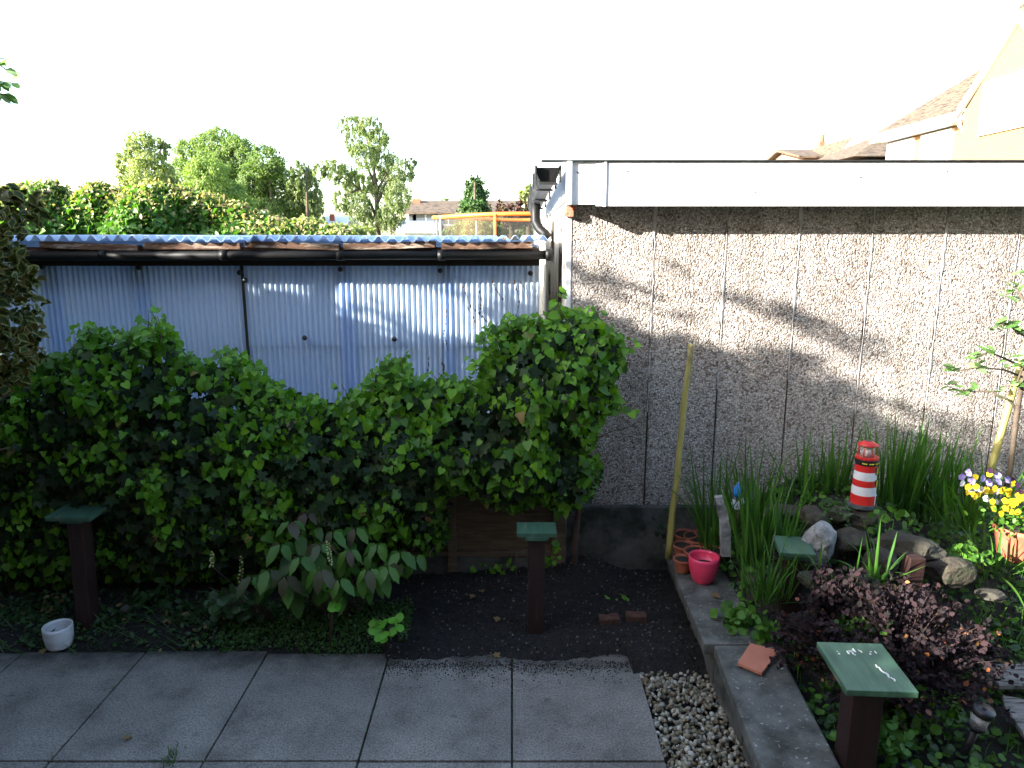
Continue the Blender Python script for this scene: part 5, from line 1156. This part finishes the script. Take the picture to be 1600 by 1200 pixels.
# far houses in the middle
def gable_house(name, label, x0, x1, Y, ze, zr, depth, wall, roofm, wins=(), chim=None, group=None, along='x'):
    t = thing(name, label, 'house', ((x0+x1)/2, Y, 0), group)
    mb = MB(); mb.box(((x0+x1)/2, Y+depth/2, ze/2), (x1-x0, depth, ze))
    if along == 'y': mb.prism([(x0, Y, ze), (x1, Y, ze), ((x0+x1)/2, Y, zr)], (0, depth, 0))
    else: mb.prism([(x0, Y, ze), (x0, Y+depth, ze), (x0, Y+depth/2, zr)], (x1-x0, 0, 0))
    mb.build('wall', wall, t)
    mb = MB(); o_ = .35; th_ = .12
    if along == 'x':
        for s in (-1, 1):
            ye = Y+depth/2+s*(depth/2+o_); zz = ze-o_*(zr-ze)/(depth/2)
            mb.prism([(x0-o_, Y+depth/2, zr+.02), (x0-o_, ye, zz+.02), (x0-o_, ye, zz+th_), (x0-o_, Y+depth/2, zr+th_+.05)], (x1-x0+2*o_, 0, 0))
    else:
        mid = (x0+x1)/2; hw = (x1-x0)/2
        for s in (-1, 1):
            xe = mid+s*(hw+o_); zz = ze-o_*(zr-ze)/hw
            mb.prism([(mid, Y-o_, zr+.02), (xe, Y-o_, zz+.02), (xe, Y-o_, zz+th_), (mid, Y-o_, zr+th_+.05)], (0, depth+2*o_, 0))
    rf = mb.build('roof', roofm, t)
    for wx, wz, ww, wh in wins:
        mb = MB(); mb.box((wx, Y-.03, wz), (ww, .08, wh)); f = mb.build('window', M['whitep'], t)
        for kx in (-1, 1): mb = MB(); mb.box((wx+kx*ww*.24, Y-.085, wz), (ww*.42, .03, wh*.82)); mb.build('pane', M['dpane'], f)
    if chim:
        mb = MB(); mb.box(chim[:3], chim[3]); mb.tube([(chim[0], chim[1], chim[2]), (chim[0], chim[1], chim[2]+chim[4])], .15, 10); mb.build('chimney', M['terra'], rf)
    if along == 'y':
        mb = MB(); mid = (x0+x1)/2; hw = (x1-x0)/2
        for s in (-1, 1):
            xe = mid+s*(hw+o_); zz = ze-o_*(zr-ze)/hw; mb.prism([(mid, Y-o_-.06, zr+.08), (xe, Y-o_-.06, zz+.08), (xe, Y-o_-.06, zz-.25), (mid, Y-o_-.06, zr-.30)], (0, .06, 0))
        mb.build('barge_board', M['whitep'], t)
    return t
Y = 45; a, b_ = P(640, 350, Y), P(722, 350, Y)
gable_house('far_house', 'distant brown brick house between the birch and the conifer', a.x, b_.x+3, Y, P(640, 333, Y).z, P(640, 321, Y).z+.25, 6, M['dbrick'], M['tiles'], [(P(665, 342, Y).x, P(665, 343, Y).z, 1.8, .75), (P(700, 342, Y).x, P(700, 343, Y).z, 1.6, .7), (P(645, 342, Y).x, P(645, 343, Y).z, .5, .7)], (P(643, 322, Y).x, Y+2.5, P(643, 321, Y).z, (.5, .5, 1.0), .5))
Y = 34; a = P(505, 350, Y); gable_house('far_house', 'pale far outbuilding glimpsed left of the birch trunk', a.x, P(528, 350, Y).x, Y, P(500, 352, Y).z, P(500, 342, Y).z, 3, M['render'], M['render'], (), (P(516, 345, Y).x, Y+.4, P(516, 348, Y).z, (.2, .2, .8), .1))
Y = 32; gable_house('greenhouse', 'white ridged conservatory roof behind the birch foot', P(632, 350, Y).x, P(674, 350, Y).x, Y, P(650, 362, Y).z, P(650, 350, Y).z, 3, M['render'], M['whitep'], ())
# right: small gable house and neighbouring roof
Y = 38; a, b_ = P(1302, 240, Y), P(1345, 240, Y); zr = P(1323, 221, Y).z
gable_house('neighbour_house', 'small far house gable with white barge boards above the garage', a.x, b_.x, Y, zr-1.0, zr, 6, M['dbrick'], M['tiles'], (), None, along='y')
Y = 40; a, b_ = P(1255, 243, Y), P(1318, 243, Y)
gable_house('neighbour_house', 'far house with a tall chimney pot left of the small gable', a.x, b_.x, Y, P(1260, 246, Y).z, P(1300, 228, Y).z, 6, M['dbrick'], M['tiles'], (), (P(1283, 230, Y+3).x, Y+3, P(1283, 233, Y+3).z, (.3, .3, .8), .8))
# big house at the right: its long side faces left, towards the sun
H = thing('neighbour_house', 'large orange brick house with a white-trimmed gable at the right edge', 'house', (11.5, 19, 0))
def PX(px, py, X):
    u, a, b = ray(px, py); t = X/u; return Vector((X, a*t, CAM_H+b*t))
Xm, Xg = 11.9, 11.3
e1 = PX(1512, 180, Xm); e2 = PX(1376, 216, Xm); ez = (e1.z+e2.z)/2
cor = PX(1505, 168, Xg); apx = PX(1598, 15, Xg); yg0, yg1 = cor.y, 2*apx.y-cor.y
mb = MB(); mb.box((Xm+3.1, (16+e2.y)/2, ez/2), (6, e2.y-16-.6, ez)); mb.prism([(Xg, yg0-.08, 0), (Xg, yg0-.08, cor.z-.12), (Xg, apx.y, apx.z-.14), (Xg, yg1+.08, cor.z-.12), (Xg, yg1+.08, 0)], (.7, 0, 0)); mb.build('wall', M['brick'], H)
mb = MB(); sl_ = .62
mb.prism([(Xm-.25, 15.5, ez+.02), (Xm+3, 15.5, ez+3.25*sl_), (Xm+3, 15.5, ez+3.25*sl_+.1), (Xm-.25, 15.5, ez+.12)], (0, e2.y-15.5, 0))
mb.prism([(Xm+6.3, 15.5, ez+.02), (Xm+3, 15.5, ez+3.25*sl_), (Xm+3, 15.5, ez+3.25*sl_+.1), (Xm+6.3, 15.5, ez+.12)], (0, e2.y-15.5, 0))
for k_ in range(15):
    u = k_/15; mb.box((Xm-.2+3.2*u, (15.6+e2.y)/2, ez+.10+3.2*u*sl_+.02), (.06, e2.y-15.6, .035))
for s, ye in ((1, yg0), (-1, yg1)):
    mb.prism([(Xg-.04, ye+s*.1, cor.z), (Xg-.04, apx.y, apx.z), (Xg-.04, apx.y, apx.z+.12), (Xg-.04, ye+s*.18, cor.z+.10)], (3.6, 0, 0))
mb.build('roof', M['tiles'], H)
mb = MB()
for s, ye in ((1, yg0), (-1, yg1)):
    mb.prism([(Xg-.09, ye+s*.12, cor.z-.02), (Xg-.09, apx.y, apx.z-.01), (Xg-.09, apx.y, apx.z-.24), (Xg-.09, ye+s*.12, cor.z-.24)], (.08, 0, 0))
mb.build('barge_board', M['whitep'], H)
mb = MB(); mb.box((Xm-.25, (yg0+e2.y)/2, ez-.06), (.10, e2.y-yg0+.2, .20)); mb.box((Xm-.1, (yg0+e2.y)/2, ez-.16), (.3, e2.y-yg0+.2, .03)); mb.tube([(Xm-.34, yg0+.1, ez+.02), (Xm-.34, e2.y, ez+.02)], .06, 10); mb.build('eaves', M['whitep'], H)
mb = MB(); mb.tube([(Xg+.1, yg0+.25, cor.z-.02), (Xg+.1, yg0+.25, ez-.3), (Xg+.3, yg0+.25, ez-.6)], .05, 10); mb.build('downpipe', M['whitep'], H)
wa, wb = PX(1537, 213, Xg+.1), PX(1537, 133, Xg+.1); 
mb = MB(); mb.box((Xg-.02, wa.y-.85, (wa.z+wb.z)/2), (.09, 1.7, wb.z-wa.z)); f = mb.build('window', M['whitep'], H)
for k_ in (0, 1): mb = MB(); mb.box((Xg-.075, wa.y-.46-k_*.8, (wa.z+wb.z)/2), (.03, .66, (wb.z-wa.z)*.84)); mb.build('pane', M['pane'], f)
for k_ in (0, 1):
    yw = PX(1410+k_*55, 220, Xm+.1).y; mb = MB(); mb.box((Xm+.06, yw, ez-.75), (.09, 1.5, 1.05)); f = mb.build('window', M['whitep'], H); mb = MB(); mb.box((Xm+.005, yw, ez-.75), (.03, 1.2, .8)); mb.build('pane', M['pane'], f)
# lower roof of a further neighbour
Y = 30; nb = thing('neighbour_house', 'hipped brown tiled roof of a neighbour behind the large house eaves', 'house', (20, Y, 0))
A = P(1334, 244, Y); Rg = P(1388, 204, Y+3.5); ze = A.z; mb = MB(); mb.box(((A.x+24)/2+.3, Y+3.5, ze/2-.1), (24-A.x, 6.4, ze-.2)); mb.build('wall', M['dbrick'], nb)
mb = MB(); a_ = (A.x, Y, ze); b_ = (A.x, Y+7, ze); r_ = tuple(Rg); e_ = (24, Y, ze); f_ = (24, Y+3.5, Rg.z); g_ = (24, Y+7, ze)
mb.poly([a_, e_, f_, r_]); mb.poly([a_, r_, b_]); mb.poly([b_, r_, f_, g_]); mb.poly([a_, b_, g_, e_]); mb.build('roof', M['tiles'], nb)
